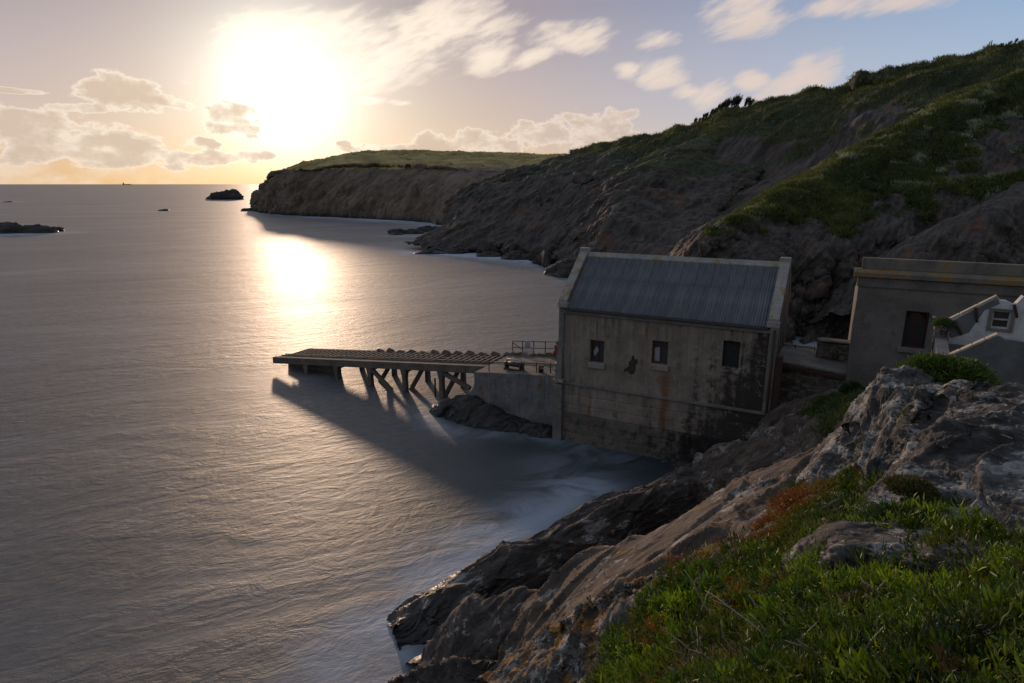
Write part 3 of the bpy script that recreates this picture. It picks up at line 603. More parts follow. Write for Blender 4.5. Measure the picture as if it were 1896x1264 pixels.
NG, nveg = coast('cliff', [lft, lerp(lft, crest, .55, 0, 1.6), crest, lerp(crest, f1, .45, -1.5, 1.0), f1, f2, f3, f4], 500, 380, 4.6, 2.1, 'spur',
      lambda G: np.clip(.95*sstep(below_crest(G)+3.4*fbm(G.reshape(-1, 3)/5, 3, seed=19), 8.5, 4.0)*sstep(G.reshape(-1, 3)[:, 2]+3*fbm(G.reshape(-1, 3)/6, 3, seed=20), 10, 14)+.75*sstep(fbm(G.reshape(-1, 3)/4.5+7, 4, seed=22), -.05, .35)*sstep(G.reshape(-1, 3)[:, 2], 8, 13), 0, 1), 53)
# gully rib at the far right
crest = W((1610, 560, 60), (1665, 500, 60), (1732, 440, 61), (1800, 395, 63), (1870, 350, 66), (1950, 300, 69))
coast('cliff', [[p+np.array([-5, 7, -5]) for p in crest], crest, [p+np.array([3, -4, -4]) for p in crest], [p+np.array([8, -5, -14]) for p in crest]], 220, 140, 5, 1.8, 'spur', lambda G: veg_of(G, 12, 20, .4, .75, 17, 6, .9), 61)

def sea_rock(pix, size, label, seed, y=None, sink=.25, name='sea_rock', group=None, rz=0.):
    c = at_z(pix[0], pix[1], 0); n, m = 44, 26
    th = np.linspace(0, 2*math.pi, n+1); ph = np.linspace(-.35, math.pi/2, m); T, Ph = np.meshgrid(th, ph)
    G = np.stack([np.cos(T)*np.cos(Ph)*size[0], np.sin(T)*np.cos(Ph)*size[1], (np.sin(Ph))*size[2]], 2)
    k = max(size); P = G.reshape(-1, 3); rr = np.array([seed*3.1, seed*1.7, 0])
    d = rock_disp(P+rr, k*.45, k*.26, seed)+.25*k*perlin(P/k*1.1+rr, seed)
    n_ = P/(np.linalg.norm(P, axis=1, keepdims=True)+1e-6); P = P+n_*d[:, None]; P = P.reshape(m, n+1, 3); P[:, -1] = P[:, 0]; P[-1] = P[-1].mean(0)
    o = patch(name, P[:, ::-1], M['searock'], None, None, False); o.location = c; o.rotation_euler = (0, 0, rz); tag(o, label, 'rock', group); return o
G_ = 'rocks standing out of the sea'
sea_rock((40, 430), (11, 5.5, 3.4), 'long dark islet cut by the left edge of the picture', 3, group=G_)
sea_rock((105, 428), (2.6, 2.4, 1.6), 'small pointed rock just right of the long dark islet at left', 5, group=G_)
sea_rock((418, 369), (19, 10, 9.5), 'large blocky islet on the water left of the headland tip', 8, group=G_)
sea_rock((463, 390), (5.2, 3, 1.6), 'low flat rock just off the foot of the headland tip', 9, group=G_)
sea_rock((304, 390), (3.6, 2, 1.0), 'tiny awash rock alone in the open sea below the large islet', 12, group=G_)
sea_rock((14, 374), (4.5, 2, 1.0), 'tiny awash rock in white water near the left edge below the horizon', 14, group=G_)
sea_rock((752, 432), (5.4, 3, 1.8), 'dark rock with white water round it, left of two below the headland', 15, group=G_)
sea_rock((794, 428), (4.6, 3, 2.0), 'dark rock with white water round it, right of two below the headland', 17, group=G_)
sea_rock((796, 469), (4.2, 2, .8), 'low wet rock ledge off the foot of the middle cliff', 19, group=G_)
sea_rock((1062, 508), (5.0, 4.2, 2.8), 'dark rounded rock behind the left gable of the boathouse', 21, group=G_)
sea_rock((1012, 487), (3.0, 2.0, 1.0), 'small dark rock at the foot of the cliff left of the boathouse', 23, group=G_)
sea_rock((845, 468), (3.4, 2, 1.1), 'small wet rock in the surf under the middle cliff, left of three', 25, group=G_)
sea_rock((905, 474), (2.8, 2, .9), 'small wet rock in the surf under the middle cliff, middle of three', 27, group=G_)
sea_rock((960, 479), (3.6, 2.2, 1.5), 'small wet rock in the surf under the middle cliff, right of three', 29, group=G_)
sea_rock((735, 434), (2.4, 1.5, .7), 'tiny rock trailing left of the pair of dark rocks below the headland', 33, group=G_)
# ship on the horizon
p = at_y(235, 340, 9000); s = empty('cargo_ship', (p[0], 9000, 0), .2, 'tiny cargo ship on the horizon at the left', 'ship')
MB().prism([(-60, 6), (-52, 0), (52, 0), (62, 8), (40, 7), (-60, 7)], 1, -9, 9).build('hull', M['searock'], s)
MB().box(-52, -36, -8, 8, 7, 26).box(-48, -42, -3, 3, 26, 34).build('superstructure', M['board'], s)
MB().box(-20, 40, -8, 8, 7.2, 12).build('cargo', M['searock'], s)

# ------------------------------------------------------------------ old lifeboat house
def site(l, m, z=0.): return B0+DX*l+DN*m+np.array([0, 0, z])
BL, BW, EZ, RZ = 12.5, 6.7, 8.64, 11.54
house = empty('boathouse', B0, BROT, 'disused boathouse with corrugated iron roof and stained grey walls standing in the water', 'boathouse')
W1 = (2.03, 2.93, 5.35, 6.76); W2 = (5.86, 6.80, 5.76, 7.17); W3 = (9.83, 10.72, 6.12, 7.64)
wf = MB().wall(.0, BL, 3.78, EZ-.02, [W1, W2, W3], 0, .42)
front = wf.build('front_wall', M['wall'], house)
MB().wall(.0, BL, 3.78, EZ-.02, [], BW-.42, BW).build('rear_wall', M['wall'], house)
# plinth below the string course, in lifts that step outwards
zz = [3.70, 3.05, 2.42, 1.85, 1.25, .6, -.2, -1.6]
for i in range(7):
    o = .05+.055*i; MB().box(-.02-o*.3, BL+.1, -o, BW+o, zz[i+1]+.012, zz[i]).build('plinth_course', M['plinthcon'] if i > 2 else M['wall'], house, bevel=.03)
MB().box(-.05, BL+.02, -.16, .1, 3.705, 3.86).build('string_course', M['trim'], house, bevel=.03)
MB().box(.3, BL-.3, -.14, .02, EZ-.36, EZ-.17).build('eaves_ledge', M['trim'], house, bevel=.02)
# gables with raised copings
for nm, x0, x1 in (('gable_wall', 0, .42), ('gable_wall', BL-.42, BL)):
    MB().prism([(.42, 3.80), (BW-.42, 3.80), (BW-.42, EZ), (BW-.05, EZ), (BW-.05, EZ+.32), (BW/2, RZ+.22), (.05, EZ+.32), (.05, EZ), (.42, EZ)], 0, x0, x1).build(nm, M['wall'], house)
    sl_ = (RZ-EZ-.1)/(BW/2)
    for sgn in (-1, 1):
        m0 = BW/2+sgn*(BW/2+.14); seg = 4
        for k in range(seg):            # coping slabs, butted
            a = m0+(BW/2-m0)*(k/seg); b = m0+(BW/2-m0)*((k+1)/seg-.004)
            za = EZ+.36+(RZ-EZ-.08)*(k/seg); zb = EZ+.36+(RZ-EZ-.08)*((k+1)/seg-.004)
            MB().hexa([(x0-.06, a, za-.12), (x1+.06, a, za-.12), (x1+.06, b, zb-.12), (x0-.06, b, zb-.12), (x0-.06, a, za+.1), (x1+.06, a, za+.1), (x1+.06, b, zb+.1), (x0-.06, b, zb+.1)]).build('coping_stone', M['coping'], house, bevel=.02)
    MB().box(x0-.1, x1+.1, -.22, .18, EZ-.02, EZ+.30).build('kneeler', M['coping'], house, bevel=.03)
    MB().box(x0-.07, x1+.07, BW/2-.22, BW/2+.22, RZ+.12, RZ+.44).build('apex_stone', M['coping'], house, bevel=.03)
# corner pilasters, flared
MB().hexa([(-.06, -.09, 6.0), (.30, -.09, 6.0), (.30, .1, 6.0), (-.06, .1, 6.0), (-.06, -.06, EZ-.02), (.30, -.06, EZ-.02), (.30, .1, EZ-.02), (-.06, .1, EZ-.02)]).build('pilaster', M['trim'], house, bevel=.015)
MB().hexa([(-.16, -.42, 4.05), (.34, -.42, 4.05), (.32, .1, 4.05), (-.10, .1, 4.05), (-.065, -.10, 5.995), (.22, -.10, 5.995), (.22, .1, 5.995), (-.065, .1, 5.995)]).build('pilaster_flare', M['trim'], house, bevel=.02)
MB().box(-.24, .46, -.52, .1, 3.87, 4.05).build('pilaster_cap', M['coping'], house, bevel=.02)
MB().box(-.2, .42, -.49, .1, -1.2, 3.70).build('buttress', M['trim'], house, bevel=.03)
MB().box(BL-.34, BL+.07, -.20, .1, 3.86, EZ-.02).build('pilaster', M['trim'], house, bevel=.02)
MB().box(BL-.45, BL+.2, -.56, -.12, .2, 3.70).build('buttress', M['plinthcon'], house, bevel=.03)
# roof: two courses of corrugated sheets, ridge capping and gutter
def corr_sheet(w, a0, a1, lift0, lift1, n):    # along the slope between fractions a0..a1
    mb = MB(); pitch = .15; cols = max(int(w/pitch*6), 12)
    for j, a in enumerate((a0, a1)):
        m = -.16+(BW/2+.16)*a; z = EZ-.06+(RZ-EZ+.06)*a+(lift0, lift1)[j]
        for i in range(cols+1):
            x = w*i/cols; mb.v.append((x, m, z+.046*math.sin(2*math.pi*x/pitch)))
    for i in range(cols): mb.f.append((i, i+1, cols+2+i, cols+1+i))
    return mb.mesh('corrugated_sheet')
n = 13; sw = (BL-.84)/n
low_s = corr_sheet(sw, 0, .57, .05, .05, 0); up_s = corr_sheet(sw, .545, .99, .078, .075, 0)
for me in (low_s, up_s): me.materials.append(M['roof']); me.polygons.foreach_set('use_smooth', np.ones(len(me.polygons), bool))
for side in (0, 1):
    for i in range(n):
        for me in (low_s, up_s):
            o = bpy.data.objects.new('roof_sheet', me); COL.objects.link(o); o.parent = house
            dz = .003*(i % 2)+random.uniform(-.004, .004)
            if side == 0: o.location = (.42+i*sw, 0, dz)
            else: o.location = (.42+(i+1)*sw, BW, dz); o.rotation_euler = (0, 0, math.pi)
MB().prism([(BW/2-.24, RZ-.14), (BW/2, RZ+.10), (BW/2+.24, RZ-.14), (BW/2+.24, RZ-.06), (BW/2, RZ+.19), (BW/2-.24, RZ-.06)], 0, .44, BL-.44).build('ridge_capping', M['coping'], house)
MB().box(.44, BL-.44, -.26, -.13, EZ-.17, EZ-.05).build('gutter', M['iron'], house, bevel=.02)
MB().tube([(BL-.10, -.30, EZ-.1), (BL-.10, -.32, 2.0)], .065).build('downpipe', M['rust'], house, True)
MB().box(BL+.10, BL+.42, -.20, .25, 1.6, 7.1).build('rusted_post', M['rust'], house, bevel=.02)
def window(h, parent, frame, panes=(1, 2), depth=.26, fw=.075, split=True, tilt=None):
    x0, x1, z0, z1 = h
    w = MB(); w.box(x0, x0+fw, depth, depth+.07, z0, z1).box(x1-fw, x1, depth, depth+.07, z0, z1).box(x0+fw, x1-fw, depth, depth+.07, z0, z0+fw).box(x0+fw, x1-fw, depth, depth+.07, z1-fw, z1)
    f = w.build('window_frame', frame, parent)
    xm = (x0+x1)/2
    b = MB().box(xm-.035, xm+.035, depth-.01, depth+.06, z0+fw, z1-fw); b.build('mullion', frame, f)
    b = MB().box(x0+fw, x1-fw, depth-.006, depth+.05, z0+(z1-z0)*.72, z0+(z1-z0)*.72+.05); b.build('transom', frame, f)
    MB().box(x0+fw, xm-.035, depth+.03, depth+.04, z0+fw, z1-fw).build('pane', M['glass'], f)
    MB().box(xm+.035, x1-fw, depth+.03, depth+.04, z0+fw, z1-fw).build('pane', M['glass'], f)
    return f
for h in (W1, W2):
    f = window(h, house, M['redframe']); f['label'] = 'red window frame with a torn white sheet behind the glass'
    MB().box(h[0]-.08, h[1]+.10, -.13, .2, h[2]-.34, h[2]-.004).build('window_sill', M['coping'], house, bevel=.02)
x0, x1, z0, z1 = W2; MB().hexa([(x0+.12, .245, z0+.12), (x0+.42, .245, z0+.12), (x0+.42, .255, z0+.12), (x0+.12, .255, z0+.12), (x0+.10, .245, z1-.5), (x0+.40, .245, z1-.42), (x0+.40, .255, z1-.42), (x0+.10, .255, z1-.5)]).build('torn_sheet', M['board'], house)
x0, x1, z0, z1 = W1; MB().hexa([(x0+.22, .245, z0+.3), (x0+.50, .245, z0+.75), (x0+.50, .255, z0+.75), (x0+.22, .255, z0+.3), (x0+.14, .245, z1-.75), (x0+.34, .245, z1-.42), (x0+.34, .255, z1-.42), (x0+.14, .255, z1-.75)]).build('torn_sheet', M['board'], house)
x0, x1, z0, z1 = W3
MB().wall(x0-.14, x1+.14, z0-.16, z1+.12, [(x0, x1, z0, z1)], -.05, -.003).build('window_surround', M['wall'], house); b = MB().box(x0, x1, .16, .3, z0, z1).build('blocked_window', M['black'], house); b['label'] = 'dark blocked up window'  # near-black fill paints in the shade of the recessed opening
MB().box(x0-.1, x1+.1, -.09, 0, z0-.30, z0-.165).build('window_sill', M['wall'], house, bevel=.02)
# a broken patch of render on the front wall
rn = random.Random(4); pts = [(5.0, 5.2), (5.2, 5.02), (5.42, 5.1), (5.5, 5.4), (5.46, 5.62), (5.62, 5.8), (5.58, 6.05), (5.42, 6.0), (5.36, 6.22), (5.24, 6.2), (5.2, 5.9), (5.06, 5.82), (5.1, 5.55), (4.92, 5.4), (4.78, 5.3), (4.8, 5.12)]
MB().prism([(a-.55, b-.12) for a, b in pts], 1, -.014, -.002).build('bare_patch', M['mortar'], house)
MB().box(.42, BL-.42, .45, BW-.45, 3.9, 4.0).build('floor', M['dark'], house)

# ------------------------------------------------------------------ slipway on piles
def dz_(l): return 3.85+.0985*l        # deck height
slip = empty('slipway', B0+DN*2.5, BROT, 'long rusted slipway on concrete piles running down into the sea from the boathouse', 'slipway')
LT, LH = -28.9, -6.5
def sb(name, m0, m1, la, lb, top, th, mat, parent=slip, ragged=0):
    mb = MB(); n = max(2, int(abs(lb-la)/3.3)); 
    mb.hexa([(la, m0, dz_(la)+top-th), (lb, m0, dz_(lb)+top-th), (lb, m1, dz_(lb)+top-th), (la, m1, dz_(la)+top-th), (la, m0, dz_(la)+top), (lb, m0, dz_(lb)+top), (lb, m1, dz_(lb)+top), (la, m1, dz_(la)+top)])
    return mb.build(name, mat, parent, bevel=.03)
sb('side_beam', 0, .42, LT, LH, 0, .58, M['pier'])
sb('side_beam', 3.4, 3.72, LT+.8, LH, -.02, .5, M['pier'])
sb('walkway_slab', .424, 1.02, LT+.1, LH, -.06, .2, M['pier'])
for m in (1.5, 2.15, 2.8): sb('bearer', m, m+.2, LT+.7, LH, -.03, .34, M['pier'])
for m in (.78, 1.18): sb('rail', m, m+.07, LT+.3, 0, .05, .1, M['railpaint'])
n = 42
for i in range(n):
    l = LT+.9+(LH-LT-1.2)*i/(n-1); rn = random.Random(i); 
    if rn.random() < .05: continue
    e = 3.39+rn.choice((0, 0, 0, .0)); b = rn.uniform(-.03, .03)
    MB().hexa([(l, 1.03, dz_(l)-.18), (l+.17, 1.03, dz_(l+.17)-.18), (l+.17+b, e, dz_(l+.17)-.18), (l+b, e, dz_(l)-.18), (l, 1.03, dz_(l)+.01), (l+.17, 1.03, dz_(l+.17)+.01), (l+.17+b, e, dz_(l)+.03), (l+b, e, dz_(l)+.02)]).build('cross_tie', M['pier'], slip, bevel=.015)
for i in range(16):                   # broken timber fendering standing up along the far edge
    l = -20+i*1.15; h = random.uniform(.12, .34)
    MB().hexa([(l, 3.44, dz_(l)), (l+.8, 3.44, dz_(l+.8)), (l+.8, 3.68, dz_(l+.8)), (l, 3.68, dz_(l)), (l+.25, 3.5, dz_(l)+h), (l+.75, 3.5, dz_(l)+h*.7), (l+.75, 3.62, dz_(l)+h*.7), (l+.25, 3.62, dz_(l)+h)]).build('fender_block', M['pier'], slip)
for i, l in enumerate((-10.9, -14.4, -17.9, -21.5, -25.0)):
    z = dz_(l)
    for m in (.05, 3.1):
        MB().hexa([(l-.2, m, -1.5), (l+.2, m, -1.5), (l+.2, m+.42, -1.5), (l-.2, m+.42, -1.5), (l-.15, m, z-.5), (l+.15, m, z-.5), (l+.15, m+.38, z-.5), (l-.15, m+.38, z-.5)]).build('pile', M['pier'], slip, bevel=.03)
        MB().hexa([(l-.16, m-.02, z-1.25), (l+.16, m-.02, z-1.25), (l+.16, m+.40, z-1.25), (l-.16, m+.40, z-1.25), (l-.30, m-.03, z-.57), (l+.30, m-.03, z-.57), (l+.30, m+.42, z-.57), (l-.30, m+.42, z-.57)]).build('pile_head', M['pier'], slip, bevel=.03)
    MB().hexa([(l-.17, .44, z-.85), (l+.17, .44, z-.85), (l+.17, 3.11, z-.85), (l-.17, 3.11, z-.85), (l-.17, .44, z-.37), (l+.17, .44, z-.37), (l+.17, 3.39, z-.37), (l-.17, 3.39, z-.37)]).build('crosshead', M['pier'], slip)
    if i < 3:
        MB().beam((l+.02, 3.15, z-.7), (l-.02, .46, z-2.9), .26, .3).build('cross_brace', M['pier'], slip, bevel=.02)
    if i in (0, 2):
        lb = l+2.55; MB().beam((l+.18, .22, z-.7), (lb, .22, z-2.55 if i else 1.2), .30, .3).build('raking_brace', M['pier'], slip, bevel=.02)
MB().tube([(-11.6, .3, -1), (-11.57, .3, 1.5)], .07).build('broken_stump', M['rust'], slip)

MB().hexa([(LT+.5, 1.25, -1.5), (-22.2, 1.25, -1.5), (-22.2, 1.45, -1.5), (LT+.5, 1.45, -1.5), (LT+.5, 1.25, dz_(LT)-.57), (-22.2, 1.25, dz_(-21.7)-.57), (-22.2, 1.45, dz_(-21.7)-.57), (LT+.5, 1.45, dz_(LT)-.57)]).build('underdeck_panel', M['pier'], slip)  # panel added inward to close the bright gap and read as under-deck shade
# head of the slip: concrete wall beside the boathouse, with paving on it
head = empty('slip_head', B0+DN*.95, BROT, 'grey concrete wall and paved landing between the slipway and the boathouse', 'sea wall')
mb = MB(); rn = random.Random(3)
nx, nz = 30, 16
for i in range(nx+1):
    for j in range(nz+1):
        z = -.8+(dz_(-7.0+7.0*i/nx)+.8)*j/nz; l0 = -7.75+.95*sstep(z, .2, 3.0)-.12*math.sin(z*2.3); l = l0+(-.205-l0)*i/nx
        z = -.8+(dz_(l)-.0+.8)*j/nz
        mb.v.append((l, -.10+.03*perlin(np.array([[l*1.2, z*1.2, 3.3]]))[0]-.10*(1-j/nz), z))
nf = len(mb.v)
for j in range(nz+1):
    a = mb.v[j]; mb.v.append((a[0]+.5, 5.4, a[2]))
for i in range(nx):
    for j in range(nz): a = i*(nz+1)+j; mb.f.append((a, a+nz+1, a+nz+2, a+1))
for j in range(nz): mb.f.append((j, j+1, nf+j+1, nf+j))
mb.build('retaining_wall', M['abut'], head)
MB().hexa([(-6.8, -.08, dz_(-6.8)-.35), (0, -.08, dz_(0)-.35), (0, 5.4, dz_(0)-.35), (-6.8, 5.4, dz_(-6.8)-.35), (-6.8, -.08, dz_(-6.8)+.01), (0, -.08, dz_(0)+.01), (0, 5.4, dz_(0)+.01), (-6.8, 5.4, dz_(-6.8)+.01)]).build('paving', M['deck'], head)
rnd = random.Random(12)
for i in range(8): # kerb stones along the far edge
    l = -6.6+i*.75; h = rnd.uniform(.08, .28); MB().box(l, l+rnd.uniform(.5, .7), 4.95, 5.3, dz_(l)+.012, dz_(l)+.1+h).build('kerb_stone', M['deck'], head, bevel=.04)

def railing(name, posts, rails, r, mat, label, group=None, lr=None, mats=None):
    e = empty(name, B0, BROT, label, 'railing', group)
    for (l, m, z, h) in posts: MB().tube([(l, m, z-.05), (l+random.uniform(-.02, .02), m, z+h)], r, 6).build('post', mat, e)
    for (a, b, mt) in rails: MB().tube([a, b], r*.85, 6).build('rail', mt or mat, e)
    return e
pp = [(-6.55, 6.1), (-5.7, 6.1), (-4.75, 6.1), (-3.8, 6.1), (-2.85, 6.1)]
railing('railing', [(l, m, dz_(l), 1.12) for l, m in pp], [((-6.55, 6.1, dz_(-6.55)+1.1), (-2.85, 6.1, dz_(-2.85)+1.1), None), ((-6.55, 6.1, dz_(-6.55)+.58), (-2.85, 6.1, dz_(-2.85)+.58), None), ((-6.55, 6.1, dz_(-6.55)+.98), (-5.7, 5.95, dz_(-6.5)+.6), None)], .035, M['rust'], 'rusty railing on the seaward edge of the slip head')
pl = [(-5.9, 1.3), (-3.3, 1.55), (-2.3, 1.5), (-1.25, 1.45)]
railing('railing', [(l, m, dz_(l), .75) for l, m in pl], [((-3.7, 1.55, dz_(-3.7)+.76), (-.3, 1.42, dz_(-.3)+.66), M['galv']), ((-2.1, 1.5, dz_(-2.1)+.34), (-.3, 1.42, dz_(-.3)+.30), M['galv'])], .035, M['rust'], 'low handrail with pale tubes on the near edge of the slip head')
# board and netting hung on the far railing
b = MB().box(-5.45, -5.02, 6.02, 6.06, dz_(-5.2)+.60, dz_(-5.2)+1.12).build('notice_board', M['board'], None, bevel=.01); b.location = B0; b.rotation_euler = (0, 0, BROT); tag(b, 'blue grey board wired to the rusty seaward railing', 'board')
net = MB()
for k in range(16):
    l = -5.15+k*.055; l -= .5; net.tube([(l+.28, 6.0, dz_(l)+.78-.02*(k % 3)), (l+.12, 5.9, dz_(l)+.4), (l, 5.8, dz_(l)+.03)], .012, 4)
for k in range(5): net.tube([(-5.6+.05*k, 5.84+.02*k, dz_(-5.5)+.14+.13*k), (-4.8+.05*k, 5.84+.02*k, dz_(-4.8)+.14+.13*k)], .01, 4)
o = net.build('torn_netting', M['net']); o.location = B0; o.rotation_euler = (0, 0, BROT); tag(o, 'bleached torn netting draped from the board on the railing', 'netting')
def winch(l, m, label, w=.95):
    e = empty('winch', site(l, m, dz_(l)+.012), BROT, label, 'winch', 'old winches on the slip head')
    for x in (-w/2, w/2): MB().prism([(-.32, 0), (.32, 0), (.2, .42), (.12, .62), (-.12, .62), (-.2, .42)], 0, x-.05, x+.05).build('side_frame', M['iron'], e, bevel=.015)
    MB().tube([(-w/2-.12, 0, .4), (w/2+.12, 0, .4)], .17, 14).build('drum', M['iron'], e, True)
    for x in (-w/2+.12, 0, w/2-.12): MB().tube([(x-.03, 0, .4), (x+.03, 0, .4)], .19, 16).build('flange', M['rust'], e)
    MB().tube([(-w/2-.1, .22, .66), (w/2+.1, .22, .66)], .045, 8).build('tie_bar', M['galv'], e, True)
    MB().beam((-w/2-.1, -.25, .08), (w/2+.1, -.25, .08), .1, .14).build('bed_beam', M['iron'], e)
    e.scale = (.9, 1.0, 1.0); return e
winch(-4.25, 1.9, 'dark iron winch in the middle of the slip head', 1.25)
winch(-.75, 2.2, 'dark iron winch tight against the boathouse gable', .7)
e = empty('bin', site(-2.05, 1.65, dz_(-2.05)+.012), 0, 'small dark open drum standing on the slip head edge', 'bin')
MB().tube([(0, 0, 0), (0, 0, .46)], [.17, .20], 16).build('body', M['iron'], e, True); MB().tube([(0, 0, .44), (0, 0, .48)], .215, 16).build('rim', M['rust'], e)
e = empty('life_jacket', site(-2.75, 5.4, dz_(-2.75)+.02), .3, 'bright red bundle hung on the pile of stones by the gable', 'bundle')
MB().hexa([(-.13, -.08, .35), (.12, -.08, .30), (.12, .1, .3), (-.13, .1, .35), (-.05, -.06, .62), (.14, -.06, .66), (.14, .08, .66), (-.05, .08, .62)]).build('body', M['lifered'], e, bevel=.03)
MB().hexa([(.0, -.06, .6), (.16, -.06, .58), (.16, .06, .58), (0, .06, .6), (.08, -.04, .95), (.2, -.04, .92), (.2, .06, .92), (.08, .06, .95)]).build('strap', M['lifered'], e, bevel=.03)
def stone_mesh(k):
    rn = random.Random(k); mb = MB(); j = lambda: rn.uniform(-.10, .10)
    mb.hexa([(-.5+j(), -.5, -.5+j()), (.5+j(), -.5, -.5+j()), (.5+j(), .5, -.5+j()), (-.5+j(), .5, -.5+j()), (-.5+j(), -.5+j()*.5, .5+j()), (.5+j(), -.5+j()*.5, .5+j()), (.5+j(), .5, .5+j()), (-.5+j(), .5, .5+j())])
    me = mb.mesh('stone'); me.materials.append(M['rubble']); return me
STONES = [stone_mesh(k) for k in range(10)]
def stone(parent, c, s, rz=0.0, tilt=0.0):
    o = bpy.data.objects.new('stone', random.choice(STONES)); COL.objects.link(o); o.parent = parent; o.location = c; o.scale = s; o.rotation_euler = (random.uniform(-.06, .06), tilt, rz); return o
e = empty('stone_pillar', site(-2.35, 5.5, dz_(-2.35)), BROT, 'rough stack of stones at the corner of the seaward gable', 'stone pillar')
for k in range(13):
    stone(e, (random.uniform(-.1, .1), random.uniform(-.1, .1), .09+.1*k), (random.uniform(.4, .6), random.uniform(.4, .55), .13), random.uniform(-.5, .5))

# ------------------------------------------------------------------ rubble wall, path and railing between the two buildings
MW = 1.75                                  # depth of the wall face
wl = empty('rubble_wall', B0, BROT, 'dark rubble stone retaining wall between the boathouse and the grey station', 'stone wall')
(la, za), (lb, zb) = on_m(1446, 668, MW), on_m(1568, 690, MW)
def top_z(l): return za+(zb-za)*(l-la)/(lb-la)
MB().hexa([(BL+.02, MW+.08, 1.5), (16.3, MW+.08, 1.5), (16.3, MW+.6, 1.5), (BL+.02, MW+.6, 1.5), (BL+.02, MW+.08, top_z(BL)-.05), (16.3, MW+.08, top_z(16.3)-.05), (16.3, MW+.6, top_z(16.3)-.05), (BL+.02, MW+.6, top_z(BL)-.05)]).build('core', M['mortar'], wl)
z = 2.9; row = 0
while z < 6.6:
    h = random.uniform(.13, .21); l = BL+.05+random.uniform(0, .2)
    while l < 16.25:
        w = random.uniform(.22, .52)
        if z+h < top_z(l)-.06: stone(wl, (l+w/2, MW+.12+random.uniform(-.05, .05), z+h/2), (w-.02, .22, h-.015), 0, random.uniform(-.07, .07))
        l += w
    z += h
path = MB().hexa([(BL+.0, MW-.06, top_z(BL)-.10), (16.25, MW-.06, top_z(16.3)-.10), (16.25, 6.2, top_z(16.3)-.10), (BL+.0, 6.2, top_z(BL)-.10), (BL, MW-.06, top_z(BL)+.02), (16.25, MW-.06, top_z(16.3)+.02), (16.25, 6.2, top_z(16.3)+.02), (BL, 6.2, top_z(BL)+.02)]).build('footpath', M['trim']); path.location = B0; path.rotation_euler = (0, 0, BROT); tag(path, kind='structure')
mb = MB().hexa([(BL+.0, 4.2, -1), (16.25, 4.2, -1), (16.25, 6.1, -1), (BL, 6.1, -1), (BL, 4.2, top_z(BL)-.11), (16.25, 4.2, top_z(16.3)-.11), (16.25, 6.1, top_z(16.3)-.11), (BL, 6.1, top_z(BL)-.11)]).build('foundation', M['mortar'], wl)
mr = 5.2
q = [on_m(1440, 636, mr), on_m(1473, 638, mr), on_m(1509, 643, mr)]; zt = top_z(13)+.02
h = q[0][1]-zt
railing('railing', [(a, mr, zt, b-zt) for a, b in q], [((q[0][0], mr, q[0][1]), (q[2][0], mr, q[2][1]), None), ((q[0][0], mr, (q[0][1]+zt)/2), (q[2][0], mr, (q[2][1]+zt)/2), None)], .03, M['rust'], 'thin rusty railing against the water between boathouse and station')
# squared-off stub of rubble walling beyond the path
MS = 3.9
(a0, t0), (a1, t1) = on_m(1516, 631, MS), on_m(1582, 639, MS)
st = empty('wall_stub', B0, BROT, 'thick rubble wall stub with rounded end beside the thin railing', 'stone wall')
zb_ = top_z(14.5)+.02
MB().box(a0+.1, 16.4, MS+.08, MS+.7, zb_, t0-.06).build('core', M['mortar'], st)
z = zb_
while z < t0-.05:
    h = random.uniform(.10, .15); l = a0+.02
    while l < 16.2:
        w = random.uniform(.18, .40); 
        if z+h < t0: stone(st, (l+w/2, MS+.1, z+h/2), (w-.02, .2, h-.012), 0, random.uniform(-.05, .05))
        l += w
    for k in range(3): stone(st, (a0+.04, MS+.18+k*.2, z+h/2), (.2, .19, h-.01), 0)
    z += h
MB().box(a0+.06, 16.4, MS-.02, MS+.8, t0-.03, t0+.07).build('coping', M['trim'], st, bevel=.04)
a = on_m(1428, 674, MW-.25); b = on_m(1562, 699, MW-.25)
g = MB().beam((a[0], MW-.2, a[1]), (b[0], MW-.2, b[1]), .16, .18).build('iron_girder', M['rust']); g.location = B0; g.rotation_euler = (0, 0, BROT); tag(g, 'long rusty iron girder fixed along the rubble wall', 'girder')

# ------------------------------------------------------------------ flat-roofed station building
MS2 = 1.5; SL = 16.0
sta = empty('station', B0, BROT, 'flat roofed grey roughcast station with orange lichened cornice', 'building')
ztop = on_m(1605, 477, MS2)[1]; zc1 = on_m(1593, 503, MS2-.25)[1]; zc0 = on_m(1593, 514, MS2-.25)[1]; zf0 = on_m(1594, 530, MS2-.08)[1]
SR = 30.0
win = (on_m(1678, 575, MS2)[0]+.02, on_m(1722, 580, MS2)[0], on_m(1668, 641, MS2)[1]-.02, on_m(1678, 575, MS2)[1])
MB().wall(SL, SR, 4.85+.01, zf0-.004, [win], MS2, MS2+.45).build('front_wall', M['station'], sta)
MB().prism([(MS2+.452, 4.86), (MS2+8, 4.86), (MS2+8, zc1-1.95), (MS2+.452, zc1-.25)], 0, SL+.003, SL+.45).build('end_wall', M['station'], sta)
MB().box(SL-.08, SR, MS2-.08, MS2+.45, zf0, zc0-.003).build('frieze', M['station'], sta, bevel=.02)
MB().prism([(MS2-.08, zc0), (MS2-.27, zc0+.06), (MS2-.29, zc1-.03), (MS2-.22, zc1+.05), (MS2+.05, zc1+.14), (MS2+.38, zc1+.14), (MS2+.38, zc0)], 0, SL-.28, SR).build('cornice', M['cornice'], sta)
